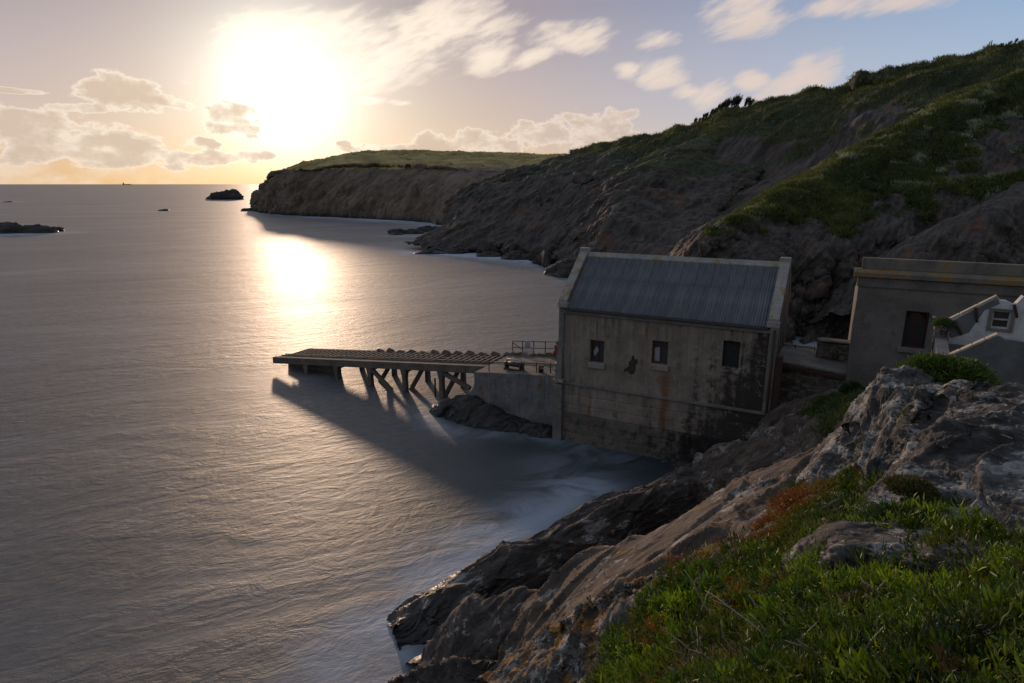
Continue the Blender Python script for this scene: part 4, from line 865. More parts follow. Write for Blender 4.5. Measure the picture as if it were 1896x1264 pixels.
MB().hexa([(SL+.05, MS2+.38, zc1-.2), (SR, MS2+.38, zc1-.2), (SR, MS2+8, zc1-1.9), (SL+.05, MS2+8, zc1-1.9), (SL+.05, MS2+.38, zc1-.02), (SR, MS2+.38, zc1-.02), (SR, MS2+8, zc1-1.7), (SL+.05, MS2+8, zc1-1.7)]).build('roof', M['parapet'], sta)
MB().box(SL+.05, SR, MS2+.04, MS2+.38, zc1+.142, ztop).build('parapet', M['parapet'], sta, bevel=.03)
MB().hexa([(SL-.13, MS2-.13, 2.2), (SR, MS2-.13, 2.2), (SR, MS2+8, 2.2), (SL-.13, MS2+8, 2.2), (SL-.10, MS2-.10, 4.72), (SR, MS2-.10, 4.72), (SR, MS2+8, 4.72), (SL-.10, MS2+8, 4.72)]).build('plinth', M['station'], sta, bevel=.02)
MB().hexa([(SL-.10, MS2-.10, 4.723), (SR, MS2-.10, 4.723), (SR, MS2+.4, 4.723), (SL-.10, MS2+.4, 4.723), (SL-.0, MS2-.002, 4.86), (SR, MS2-.002, 4.86), (SR, MS2+.4, 4.86), (SL-.0, MS2+.4, 4.86)]).build('plinth_weathering', M['station'], sta)
MB().box(win[0]-.14, win[1]+.16, MS2-.16, MS2+.2, win[2]-.24, win[2]-.005).build('window_sill', M['trim'], sta, bevel=.02)
x0, x1, z0, z1 = win
w = MB(); d = MS2+.24
w.box(x0, x0+.09, d, d+.08, z0, z1).box(x1-.09, x1, d, d+.08, z0, z1).box(x0+.09, x1-.09, d, d+.08, z0, z0+.09).box(x0+.09, x1-.09, d, d+.08, z1-.55, z1-.46)
f = w.build('window_frame', M['redframe'], sta); xm = (x0+x1)/2
MB().box(xm-.07, xm+.07, d-.01, d+.07, z0+.09, z1-.55).build('mullion', M['redframe'], f)
MB().box(x0+.09, xm-.07, d+.03, d+.04, z0+.09, z1-.55).build('pane', M['glass'], f); MB().box(xm+.07, x1-.09, d+.03, d+.04, z0+.09, z1-.55).build('pane', M['glass'], f)
MB().hexa([(x0+.1, d+.02, z1-.45), (x1-.1, d+.02, z1-.45), (x1-.1, d+.05, z1-.45), (x0+.1, d+.05, z1-.45), (xm-.25, d+.02, z1-.12), (xm+.05, d+.02, z1-.1), (xm+.05, d+.05, z1-.1), (xm-.25, d+.05, z1-.12)]).build('broken_board', M['redframe'], f)
g = MB()
for k in range(1, 15): x = x0+(x1-x0)*k/15; g.box(x-.0035, x+.0035, MS2+.10, MS2+.112, z0, z1)
for k in range(1, 20): z = z0+(z1-z0)*k/20; g.box(x0, x1, MS2+.086, MS2+.099, z-.0035, z+.0035)
g.build('window_mesh', M['iron'], sta)
MB().box(x0+.02, x1-.02, MS2+.5, MS2+.52, z0, z1).build('dark_backing', M['dark'], sta)  # near-black sheet stands in for the unlit room behind the window
e = empty('lamp', site(x1+.1, MS2-.06, z1-.15), BROT, 'small grey bulkhead lamp at the top corner of the station window', 'lamp')
MB().box(-.05, .05, -.08, .06, -.06, .06).build('bracket', M['iron'], e, bevel=.01); MB().tube([(0, -.08, 0), (.12, -.2, -.05)], [.05, .09], 10).build('lamp_head', M['galv'], e, True)
# concrete step blocks at its foot
for (u, v, m, s, lab) in ((1608, 748, .5, (1.15, .55, .55), 'low concrete block against the foot of the station'), (1618, 764, -.6, (.85, .5, .4), 'tilted concrete slab below the block at the station foot')):
    l, z = on_m(u, v, m); o = MB().hexa([(-s[0], -s[1], -s[2]-.8), (s[0], -s[1], -s[2]-.8), (s[0], s[1], -s[2]-.8), (-s[0], s[1], -s[2]-.8), (-s[0]*.9, -s[1]*.9, s[2]*.5), (s[0]*.95, -s[1]*.9, s[2]*.55), (s[0]*.95, s[1], s[2]*.6), (-s[0]*.9, s[1], s[2]*.55)]).build('concrete_block', M['trim'], None, bevel=.05)
    o.location = site(l, m, z); o.rotation_euler = (0, 0, BROT+(.25 if m < 0 else 0)); tag(o, lab, 'block')

# ------------------------------------------------------------------ roofless cottage
CM = -5.0
cot = empty('ruined_cottage', B0, BROT, 'roofless white cottage ruin with bare gables in front of the station', 'cottage')
g0 = on_m(1746, 600, CM); g1 = on_m(1848, 550, CM)
slope = (g1[1]-g0[1])/(g1[0]-g0[0]); bz = g0[1]-4.5
r0 = on_m(1866, 558, CM); r1 = on_m(1896, 546, CM)
wn_ = (on_m(1839, 575, CM)[0], on_m(1874, 578, CM)[0], on_m(1837, 607, CM)[1], on_m(1840, 574, CM)[1])
# back gable in three strips round its window, ragged on top
def gable(m0, m1, pts, hole, mat, name):
    mb = MB(); xs = sorted({p[0] for p in pts} | ({hole[0], hole[1]} if hole else set()))
    zt = lambda x: float(np.interp(x, [p[0] for p in pts], [p[1] for p in pts]))
    for a, b in zip(xs[:-1], xs[1:]):
        segs = [(bz, bz, zt(a), zt(b))]
        if hole and hole[0]-1e-6 <= a and b <= hole[1]+1e-6: segs = [(bz, bz, hole[2], hole[2]), (hole[3], hole[3], zt(a), zt(b))]
        for za_, zb2, zc_, zd_ in segs: mb.hexa([(a, m0, za_), (b, m0, zb2), (b, m1, zb2), (a, m1, za_), (a, m0, zc_), (b, m0, zd_), (b, m1, zd_), (a, m1, zc_)])
    return mb.build(name, mat, cot)
l0 = g0[0]; top = [(l0, g0[1]), (g1[0], g1[1]), (g1[0]+.12, r0[1]+.02), (r0[0], r0[1]), (r0[0]+.25, r0[1]-.12), (r0[0]+.5, r0[1]+.06), (r1[0], r1[1]-.05), (r1[0]+.8, r1[1]-.5), (r1[0]+3, r1[1]-1.9)]
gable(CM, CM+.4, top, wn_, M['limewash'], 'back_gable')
def verge(a, b, m, n=3):
    for k in range(n):
        p = np.array([a[0]+(b[0]-a[0])*k/n, m-.05, a[1]+(b[1]-a[1])*k/n+.05]); q = np.array([a[0]+(b[0]-a[0])*(k+1)/n-.02, m-.05, a[1]+(b[1]-a[1])*(k+1)/n+.05-.01])
        MB().beam(p, q, .24, .07).build('verge_coping', M['verge'], cot, bevel=.015)
verge((l0, g0[1]), (g1[0], g1[1]), CM+.2)
# greyed bare strip under the verge where the roof once lay
MB().prism([(l0+.05, g0[1]-.02), (g1[0]-.02, g1[1]-.02), (g1[0]+.1, r0[1]-.1), (g1[0]-.35, g1[1]-.55), (l0+.9, g0[1]-.25), (l0+.35, g0[1]-.55)], 1, CM-.012, CM-.002).build('bare_strip', M['greyrender'], cot)
MB().box(l0+.03, r1[0]+2.0, CM-.10, CM-.003, wn_[2]-1.15, wn_[2]-.78).build('wall_plate_scar', M['greyrender'], cot, bevel=.03)
x0, x1, z0, z1 = wn_
w = MB(); w.box(x0-.12, x0, CM-.05, CM-.004, z0-.12, z1+.08).box(x1, x1+.12, CM-.05, CM-.004, z0-.12, z1+.08).box(x0, x1, CM-.05, CM-.004, z0-.12, z0).box(x0, x1, CM-.05, CM-.004, z1, z1+.08)
f = w.build('window_surround', M['trim'], cot)
w = MB(); d = CM+.08; w.box(x0, x0+.06, d, d+.06, z0, z1).box(x1-.06, x1, d, d+.06, z0, z1).box(x0+.06, x1-.06, d, d+.06, z0, z0+.06).box(x0+.06, x1-.06, d, d+.06, z1-.06, z1).box(x0+.06, x1-.06, d-.01, d+.05, (z0+z1)/2-.03, (z0+z1)/2+.03)
w.build('window_frame', M['whiteframe'], f); MB().box(x0+.06, x1-.06, d+.065, d+.075, z0, z1).build('pane', M['glass'], f)
for (u0, v0, u1, v1) in ((1806, 569, 1810, 597), (1766, 594, 1780, 621), (1878, 564, 1884, 588)):   # rusted roof ties
    a = on_m(u0, v0, CM-.12); b = on_m(u1, v1, CM-.12); MB().tube([(a[0], CM-.1, a[1]), (b[0]-.03, CM-.06, b[1]+.1), (b[0], CM-.03, b[1])], [.06, .05, .04], 6).build('roof_tie', M['rust'], cot)
# front gable (outer face in grey render)
apz = g1[1]-.1; best = None
for m in np.arange(-6, -14, -.05):
    l, z = on_m(1850, 622, m)
    if best is None or abs(z-apz) < best[0]: best = (abs(z-apz), m, l, z)
FM = best[1]
h0 = on_m(1758, 662, FM); h1 = on_m(1850, 622, FM); h2 = on_m(1872, 629, FM); h3 = on_m(1896, 631, FM)
top = [(h0[0], h0[1]), (h1[0], h1[1]), (h1[0]+.18, h1[1]-.1), (h2[0], h2[1]), (h3[0], h3[1]-.04), (h3[0]+1.0, h3[1]-.6), (h3[0]+2.5, h3[1]-1.6)]
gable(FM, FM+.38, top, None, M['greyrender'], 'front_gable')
verge((h0[0], h0[1]), (h1[0], h1[1]), FM+.18, 4)
# side wall joining the gables, its broken end showing stones
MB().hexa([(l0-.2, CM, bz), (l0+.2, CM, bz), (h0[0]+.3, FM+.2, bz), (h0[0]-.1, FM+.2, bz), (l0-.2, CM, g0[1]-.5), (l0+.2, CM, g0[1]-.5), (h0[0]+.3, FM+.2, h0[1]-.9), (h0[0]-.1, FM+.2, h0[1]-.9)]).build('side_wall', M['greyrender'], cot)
for k in range(16):
    z = g0[1]-.16-k*.13
    for j in range(2): stone(cot, (l0-.18+.2*j, CM-.12, z), (random.uniform(.17, .22), .3, random.uniform(.10, .12)), random.uniform(-.1, .1))
MB().box(l0+.16, l0+.24, CM-.22, CM-.03, g0[1]-2.2, g0[1]-.2).build('door_jamb', M['timber'], cot)

# ------------------------------------------------------------------ near shore: rock ridges, slabs and the grassy clifftop
def crag(name, rows, nu, nv, sc, amp, mat, seed, veg=None, kind='structure', label=None, cat=None, group=None, fade=True, **kw):
    G0 = loft(rows, nu, nv); G = displaced(G0, lambda P: rock_disp(P, sc, amp, seed, **kw)); G = displaced(G, lambda P: rock_disp(P, sc*.3, amp*(.10 if mat in ('slope', 'ridge') else .17), seed+5, low=.2, **kw))
    at = {}
    if veg is not None: at['veg'] = ('FLOAT', np.clip(veg(G), 0, 1))
    o = patch(name, G, M[mat], at, None, False); tag(o, label, cat, group, None if label else kind); return G
def off(row, dx, dy, dz): return [np.array(p)+np.array([dx, dy, dz]) for p in row]
def sink(row, dx, dy, z): return [np.array([p[0]+dx, p[1]+dy, z]) for p in row]
RG = 'rocks along the near shore'
# long ridge running out into the sea
cr = W((728, 1155, 19.6), (745, 1136, 20.2), (790, 1104, 20.7), (850, 1066, 21.2), (930, 1016, 22.2), (1000, 974, 23), (1080, 930, 24), (1150, 902, 25), (1230, 884, 26), (1300, 872, 27))
sh = W((735, 1165, 19.2), (752, 1158, 19.5), (800, 1138, 19.7), (860, 1105, 20.0), (940, 1055, 21), (1010, 1010, 21.8), (1090, 970, 22.6), (1160, 938, 23.4), (1240, 920, 24.2), (1310, 912, 25))
crag('rock_ridge', [sink(cr, -1.6, 2.2, -1.6), lerp(sink(cr, -.9, 1.3, -.6), cr, .45), cr, lerp(cr, sh, .5, 0, .15), sh, sink(off(sh, .35, -.7, 0), 0, 0, -.2), sink(sh, .5, -1.2, -1.6)], 460, 240, 2.2, .62, 'ridge', 71, fine=.06, axis=SH,
     label='long dark rock ridge running down into the white water at lower centre', cat='rock', group=RG)
# rounded rock mass in front of it
cr = W((772, 1222, 17.3), (800, 1180, 17.3), (850, 1132, 17.2), (900, 1101, 17.0), (955, 1086, 16.6), (1000, 1096, 16.2), (1050, 1110, 15.8))
fr = W((775, 1242, 16.8), (812, 1222, 16.3), (862, 1190, 16.1), (918, 1166, 15.8), (970, 1150, 15.4), (1015, 1150, 15.0), (1060, 1160, 14.5))
lo = W((772, 1266, 16.5), (818, 1262, 15.9), (872, 1258, 15.4), (940, 1245, 14.9), (992, 1232, 14.4), (1040, 1215, 14.0), (1085, 1200, 13.6))
crag('shore_rock', [sink(cr, -1.3, 2.0, -1.4), lerp(sink(cr, -.7, 1.1, -.4), cr, .5), cr, fr, lo, sink(lo, .2, -.8, -1.4)], 280, 200, 2.2, .42, 'ridge', 83, axis=SH, label='rounded dark rock with a vertical crack between the long ridge and the brown slab', cat='rock', group=RG)
cr = W((690, 1275, 16.6), (730, 1256, 16.3), (780, 1238, 15.7), (830, 1226, 15.1), (880, 1228, 14.5), (950, 1232, 13.6))
fr = W((700, 1310, 15.9), (750, 1300, 15.4), (800, 1290, 14.8), (860, 1285, 14.1), (920, 1285, 13.4), (990, 1280, 12.6))
crag('shore_rock', [sink(cr, -1, 1.6, -1.2), cr, lerp(cr, fr, .5, 0, .12), fr, sink(fr, .2, -1, -1.2)], 200, 110, 1.0, .26, 'ridge', 91, axis=SH, label='low black rock at the bottom edge under the rounded dark rock', cat='rock', group=RG)
# smooth brown slab sloping to the left
cr = W((925, 1235, 13.2), (945, 1190, 14.0), (975, 1130, 14.5), (1010, 1085, 14.7), (1060, 1040, 14.9), (1130, 1012, 15.0), (1185, 1006, 14.6), (1240, 975, 14.8), (1340, 915, 15.4), (1420, 888, 16), (1500, 852, 16.6), (1575, 800, 17.5))
m1 = W((925, 1258, 12.4), (965, 1215, 12.3), (1010, 1165, 12.3), (1060, 1120, 12.4), (1110, 1086, 12.5), (1170, 1060, 12.4), (1240, 1032, 12.2), (1310, 995, 12.2), (1390, 945, 12.5), (1460, 905, 13.0), (1530, 862, 13.9), (1590, 820, 15))
m2 = W((930, 1280, 11.4), (980, 1250, 11.0), (1035, 1215, 10.5), (1090, 1175, 10.1), (1150, 1138, 9.8), (1215, 1104, 9.5), (1280, 1070, 9.3), (1350, 1030, 9.3), (1430, 975, 9.7), (1500, 920, 10.5), (1560, 870, 11.6), (1600, 835, 12.8))
m3 = W((960, 1330, 9.8), (1040, 1280, 8.9), (1100, 1240, 8.2), (1150, 1200, 7.8), (1210, 1160, 7.3), (1270, 1120, 7.1), (1330, 1085, 7.0), (1400, 1040, 7.2), (1470, 990, 7.6), (1540, 930, 8.4), (1590, 880, 9.4), (1625, 840, 10.8))
m4 = W((1050, 1420, 6.5), (1120, 1340, 6.0), (1170, 1280, 5.7), (1220, 1230, 5.5), (1280, 1195, 5.3), (1340, 1165, 5.3), (1400, 1125, 5.3), (1460, 1080, 5.5), (1530, 1030, 5.8), (1600, 970, 6.4), (1650, 910, 7.4), (1700, 850, 9))
m4 = off(m4, 0, 0, -.35)
SG = crag('rock_slope', [sink(cr, -1.0, 1.7, -1.2), lerp(sink(cr, -.6, 1.0, 0), cr, .55), cr, m1, m2, m3, m4], 540, 400, 2.3, .34, 'slope', 101, crack=.7, fine=.05, axis=SH,
          veg=lambda G: .16+.55*sstep(fbm(G.reshape(-1, 3)*[.55, .55, .55]+3, 3, seed=5), .38, .62)*sstep(G.reshape(-1, 3)[:, 2], 7, 9))
# orange lichened block at the bottom
cr = W((905, 1285, 10.6), (950, 1250, 10.4), (1000, 1210, 10.2), (1055, 1172, 9.3), (1110, 1148, 8.7), (1170, 1118, 8.0), (1225, 1098, 7.4), (1275, 1092, 6.9))
fr = W((915, 1320, 9.8), (965, 1285, 9.6), (1025, 1250, 9.2), (1085, 1215, 8.3), (1140, 1190, 7.7), (1195, 1160, 7.2), (1245, 1135, 6.8), (1290, 1120, 6.4))
lo = off(fr, .25, -.45, -.9)
cr = off(cr, .10, .0, .22); fr = off(fr, .12, 0, .25); lo = off(lo, .12, 0, .2)
crag('lichened_rock', [off(cr, -.35, .8, -.7), off(cr, -.12, .25, -.08), cr, lerp(cr, fr, .55, 0, .10), fr, lo, off(lo, .2, -.4, -1.5)], 360, 220, .9, .32, 'orange', 113, axis=SH, label='jagged grey rock crusted with orange lichen at the edge of the grass', cat='rock', group=RG)
# dark crags stepping up from the boathouse to the station
cr = W((1262, 888, 28), (1300, 852, 27.6), (1340, 838, 27), (1385, 815, 27), (1430, 785, 27.5), (1480, 768, 28), (1530, 752, 28.5), (1580, 738, 29))
f1 = W((1280, 902, 26), (1320, 880, 25.3), (1370, 860, 24.7), (1430, 838, 24.3), (1490, 812, 24), (1545, 790, 23.5), (1590, 775, 22.4), (1640, 760, 20))
f2 = W((1300, 918, 24.8), (1350, 905, 23.5), (1410, 890, 22), (1470, 868, 20.5), (1530, 842, 19.5), (1580, 815, 18.5), (1620, 795, 17), (1660, 770, 15))
def veg5(G):
    n = np.abs(grid_normals(G)[..., 2]).ravel(); P = G.reshape(-1, 3)
    return sstep(n, .45, .8)*sstep(P[:, 0]+.8*P[:, 2]+3*fbm(P/2.5, 3, seed=8), 16.5, 19)*.8+.2*fbm(P/2.2, 3, seed=7)
CG = crag('rocks', [sink(cr, -.8, 3.0, -1), lerp(sink(cr, -.5, 1.6, 1.0), cr, .6), cr, f1, f2, off(f2, -.3, -1.6, -2.8)], 400, 260, 2.0, .85, 'slope', 127, axis=SH, veg=veg5)
cr = W((1392, 815, 29.6), (1430, 775, 30.2), (1480, 748, 30.4), (1530, 728, 30.6), (1590, 712, 30.8))
crag('rocks', [off(cr, .3, 1.6, -.6), cr, lerp(cr, off(cr, -.2, -1.6, -1.4), .5, 0, .3), off(cr, -.2, -1.6, -1.4), off(cr, -.3, -2.6, -4)], 200, 120, 1.3, .4, 'slope', 131, axis=SH, veg=lambda G: np.zeros(G.shape[0]*G.shape[1]))
# wet rock under the sea wall
c0 = site(-7.3, -.9, 0)
cr = [site(*q) for q in ((-10.2, .9, .05), (-9.2, .9, .62), (-8.0, 1.0, 1.15), (-6.8, .9, 1.35), (-5.4, .5, 1.05), (-4.0, .3, .65), (-2.6, .2, .5), (-1.2, .1, .45), (-.2, .1, .2))]
bk = [site(*q) for q in ((-9.9, 2.0, -.6), (-9, 2.6, -.4), (-8.0, 3.0, -.4), (-6.8, 3.0, 0), (-5.4, 2.6, .5), (-4.0, 2.2, .3), (-2.6, 2, 0), (-1.2, 2, 0), (-.2, 2, 0))]
f1 = [site(*q) for q in ((-10.3, .3, -.1), (-9.4, -.3, .45), (-8.3, -.5, .8), (-7.0, -.7, .9), (-5.7, -.8, .6), (-4.3, -.8, .35), (-2.8, -.7, .12), (-1.3, -.6, .1), (-.2, -.55, .0))]
crag('wet_rock', [bk, cr, lerp(cr, f1, .5, 0, .1), f1, [np.array([p[0]-.3*DN[0], p[1]-.9, -1.2]) for p in f1]], 240, 120, 1.2, .30, 'searock', 137, axis=SH, label='black wet rock under the concrete wall at the head of the slipway', cat='rock', group=RG)
crag('wet_rock', [[site(a, 1.2, -.5) for a in (3, 5, 7, 9, 11, 12.8, 14.6, 16)], [site(*q) for q in ((3, -.2, -.5), (5, -.3, -.3), (7, -.35, -.05), (9, -.4, .45), (11, -.4, 1.4), (12.8, -.3, 2.4), (14.6, .4, 3.4), (16, .9, 4.3))],
     [site(*q) for q in ((3, -1.0, -.8), (5, -1.2, -.6), (7, -1.3, -.4), (9, -1.5, .1), (11, -1.8, 1.2), (12.8, -1.8, 2.2), (14.6, -1.2, 3.1), (16, -.6, 4.2))],
     [site(a, -3.2, b) for a, b in ((3, -1.5), (5, -1.4), (7, -1.3), (9, -.9), (11, -.2), (12.8, .9), (14.6, 2), (16, 3.2))]], 240, 110, 1.3, .42, 'ridge', 139, axis=SH, label='black rock shelf at the right foot of the boathouse wall', cat='rock', group=RG)

# clifftop turf in front of the viewpoint
g0 = W((1140, 1310, 5.3), (1200, 1190, 6.3), (1255, 1112, 7.0), (1310, 1062, 7.35), (1372, 1036, 7.6), (1432, 970, 8.6), (1490, 905, 10), (1548, 858, 11.4))
g1 = W((1210, 1320, 4.2), (1262, 1228, 4.9), (1300, 1155, 5.4), (1372, 1112, 5.5), (1440, 1075, 5.7), (1500, 1010, 6.4), (1560, 950, 7.3), (1600, 890, 8.6))
g2 = W((1280, 1330, 3.3), (1340, 1255, 3.8), (1400, 1190, 4.1), (1470, 1140, 4.3), (1530, 1098, 4.5), (1590, 1040, 4.9), (1630, 990, 5.5), (1660, 930, 6.4))
g3 = W((1400, 1345, 2.7), (1460, 1270, 3.0), (1530, 1200, 3.25), (1600, 1145, 3.4), (1670, 1100, 3.6), (1720, 1064, 3.9), (1760, 1035, 4.2), (1800, 1000, 4.8))
g4 = W((1560, 1360, 2.2), (1640, 1280, 2.4), (1720, 1210, 2.6), (1790, 1165, 2.75), (1850, 1132, 2.9), (1900, 1102, 3.1), (1950, 1065, 3.4), (2000, 1020, 4.0))
g5 = W((1800, 1400, 1.75), (1880, 1320, 1.9), (1960, 1250, 2.05), (2040, 1200, 2.2), (2100, 1170, 2.35), (2150, 1140, 2.55), (2200, 1100, 2.8), (2250, 1060, 3.3))
for r, dz in ((g3, .12), (g4, .13), (g5, .05)):
    for k in range(3, 8): r[k] = r[k]-np.array([0, 0, dz*min(1, (k-2)/2)])
g6 = [np.array(q) for q in ((.3, -.6, 14.2), (1.4, .2, 14.25), (2.4, .7, 14.3), (3.2, 1.1, 14.4), (3.9, 1.6, 14.4), (4.6, 2.2, 14.4), (5.4, 2.8, 14.5), (6.5, 4, 14.6))]
g00 = off(g0, -.15, .25, -.6)
G0 = loft([g00, g0, g1, g2, g3, g4, g5, g6], 300, 330)
lump = lambda P: .20*fbm(P/.75, 4, seed=151)+.16*perlin(P/1.4, 152)
TG = displaced(G0, lump)
def soil_mat():
    t, fin = material('clifftop soil'); p = t.pos(); a = t.noise(p, 3, 6, .7); b = t.noise(p, 22, 5, .7)
    c = t.mix(t.rng(a, .4, .62), (.012, .010, .006), (.013, .018, .005)); c = t.mix(t.mul(t.rng(b, .4, .7), .6), c, (.045, .038, .022)); return fin(c, .95, t.bump(t.add(a, b), .8, .03), .1)
M['soil'] = soil_mat()
tag(patch('clifftop_ground', TG, M['soil']), kind='structure')
# ground under and behind the big outcrop
u0 = W((1572, 915, 8.2), (1600, 900, 8.0), (1630, 935, 6.6), (1700, 965, 5.8), (1800, 1010, 5.0), (1900, 1050, 4.5), (2050, 1090, 4.2))
u1 = W((1592, 862, 9.8), (1614, 850, 9.2), (1640, 865, 7.8), (1700, 855, 7.1), (1800, 830, 6.8), (1900, 840, 6.3), (2050, 860, 6.0))
u2 = W((1617, 800, 11.4), (1636, 770, 10.7), (1662, 738, 9.4), (1712, 708, 8.9), (1790, 712, 8.4), (1900, 745, 7.6), (2050, 765, 7))
u3 = [np.array([p[0]*1.28, p[1]*1.28, p[2]-2.3]) for p in u2]; u4 = [np.array([p[0]*1.5, p[1]*1.5, p[2]-4.6]) for p in u2]
u0, u1, u2, u3, u4 = [[r[0]+np.array([-.5, .3, -2.2])]+list(r)+[r[-1]+(r[-1]-r[-2])*1.5, r[-1]+(r[-1]-r[-2])*4] for r in (u0, u1, u2, u3, u4)]
UG = displaced(loft([u0, u1, u2, u3, u4], 220, 150), lump); tag(patch('clifftop_ground', UG, M['soil']), kind='structure')
MG = 'pale lichened rocks on the clifftop'
def outcrop(name, rows, nu, nv, sc, amp, seed, label, mat='lichen', **kw):
    far_end = 1.6 if name == 'large_outcrop' else .2
    rows = [[np.array(r[0])+np.array([-.10, .12, -.45])]+list(r)+[np.array(r[-1])+(np.array(r[-1])-np.array(r[-2]))*far_end+np.array([0, 0, 0 if far_end > 1 else -.3])] for r in rows]      # close the near end
    return crag(name, rows, nu, nv, sc, amp, mat, seed, label=label, cat='rock', group=MG, **kw)
cr = W((1722, 790, 7.15), (1742, 758, 7.15), (1762, 733, 6.95), (1812, 722, 6.8), (1872, 735, 6.5), (1950, 752, 6.2), (2060, 790, 5.8))
r1 = W((1682, 838, 6.55), (1708, 815, 6.5), (1750, 800, 6.3), (1820, 798, 6.1), (1890, 808, 5.85), (1960, 828, 5.6), (2060, 860, 5.2))
r2 = W((1640, 880, 6.25), (1680, 872, 6.1), (1750, 866, 5.9), (1820, 868, 5.65), (1890, 880, 5.4), (1960, 900, 5.15), (2060, 930, 4.8))
r3 = W((1612, 930, 6.0), (1652, 925, 5.85), (1730, 922, 5.6), (1810, 932, 5.3), (1890, 948, 5.0), (1960, 968, 4.75), (2060, 1000, 4.4))
lip = W((1604, 952, 5.9), (1642, 958, 5.7), (1722, 968, 5.35), (1802, 985, 5.0), (1890, 1010, 4.65), (1960, 1035, 4.4), (2060, 1070, 4.1))
outcrop('large_outcrop', [off(cr, .3, 1.5, -1.2), off(cr, .05, .35, -.05), cr, r1, r2, r3, lip, off(lip, .05, .15, -.22), off(lip, .1, .25, -1.0)], 420, 340, .95, .30, 163, 'huge pale lichened slab rock filling the right edge of the picture', axis=(.8, -.6, -.15))
cr = W((1638, 728, 8.3), (1655, 698, 8.5), (1692, 697, 8.4), (1724, 712, 8.2), (1742, 732, 8.0))
f1 = W((1632, 775, 8.0), (1650, 762, 7.9), (1685, 757, 7.75), (1712, 762, 7.65), (1728, 772, 7.6)); f2 = W((1622, 832, 7.6), (1638, 832, 7.45), (1665, 828, 7.3), (1690, 822, 7.25), (1705, 815, 7.3)); lo = W((1612, 880, 7.2), (1625, 885, 7.1), (1645, 880, 7.0), (1665, 870, 7.0), (1680, 860, 7.0))
outcrop('upright_rock', [off(cr, .1, .9, -.8), off(cr, 0, .3, -.05), cr, f1, f2, lo, off(lo, 0, -.05, -.8)], 190, 210, .6, .2, 173, 'upright pale rock below the green cushion bush, lit on its left face', axis=(-.3, -.3, -.8))
cr = W((1546, 885, 9.4), (1553, 850, 9.7), (1578, 815, 10), (1602, 783, 10.3), (1618, 762, 10.5)); f1 = W((1545, 905, 9.0), (1565, 885, 9.1), (1592, 860, 9.2), (1612, 830, 9.4), (1624, 800, 9.7)); lo = W((1550, 930, 8.6), (1575, 920, 8.5), (1600, 900, 8.5), (1617, 870, 8.7), (1630, 840, 9))
outcrop('leaning_rock', [off(cr, -.25, .9, -1.0), off(cr, -.1, .3, -.1), cr, f1, lo, off(lo, 0, -.1, -.8)], 160, 130, .5, .16, 179, 'narrow leaning rock at the left of the upright rock above the slope', axis=(-.3, -.3, -.8))
tp = W((1540, 1012, 4.9), (1600, 1000, 4.9), (1680, 996, 4.75), (1760, 1008, 4.5), (1830, 1036, 4.1), (1900, 1068, 3.75), (1990, 1105, 3.4)); fr = W((1535, 1055, 4.6), (1610, 1048, 4.5), (1692, 1048, 4.25), (1775, 1066, 3.95), (1845, 1092, 3.62), (1912, 1120, 3.35), (2000, 1155, 3.0))
tp = off(tp, 0, 0, .10); fr = off(fr, 0, 0, .08)
outcrop('low_slab', [off(tp, .1, .7, -.5), off(tp, .02, .15, -.04), tp, lerp(tp, fr, .5, 0, .03), fr, off(fr, 0, -.08, -.5)], 300, 140, .45, .09, 191, 'low pale slab half sunk in the green plants at the right', axis=(.8, -.6, -.15))
tp = W((1588, 975, 5.7), (1625, 962, 5.8), (1665, 955, 5.75), (1710, 960, 5.6)); fr = W((1588, 985, 5.55), (1625, 978, 5.6), (1665, 972, 5.5), (1715, 975, 5.35))
outcrop('rock_ledge', [off(tp, 0, .4, -.3), tp, fr, off(fr, 0, -.03, -.14), off(fr, 0, .1, -.5)], 120, 60, .4, .06, 193, 'thin pale rock ledge jutting out under the huge slab', axis=(.8, -.6, -.15))

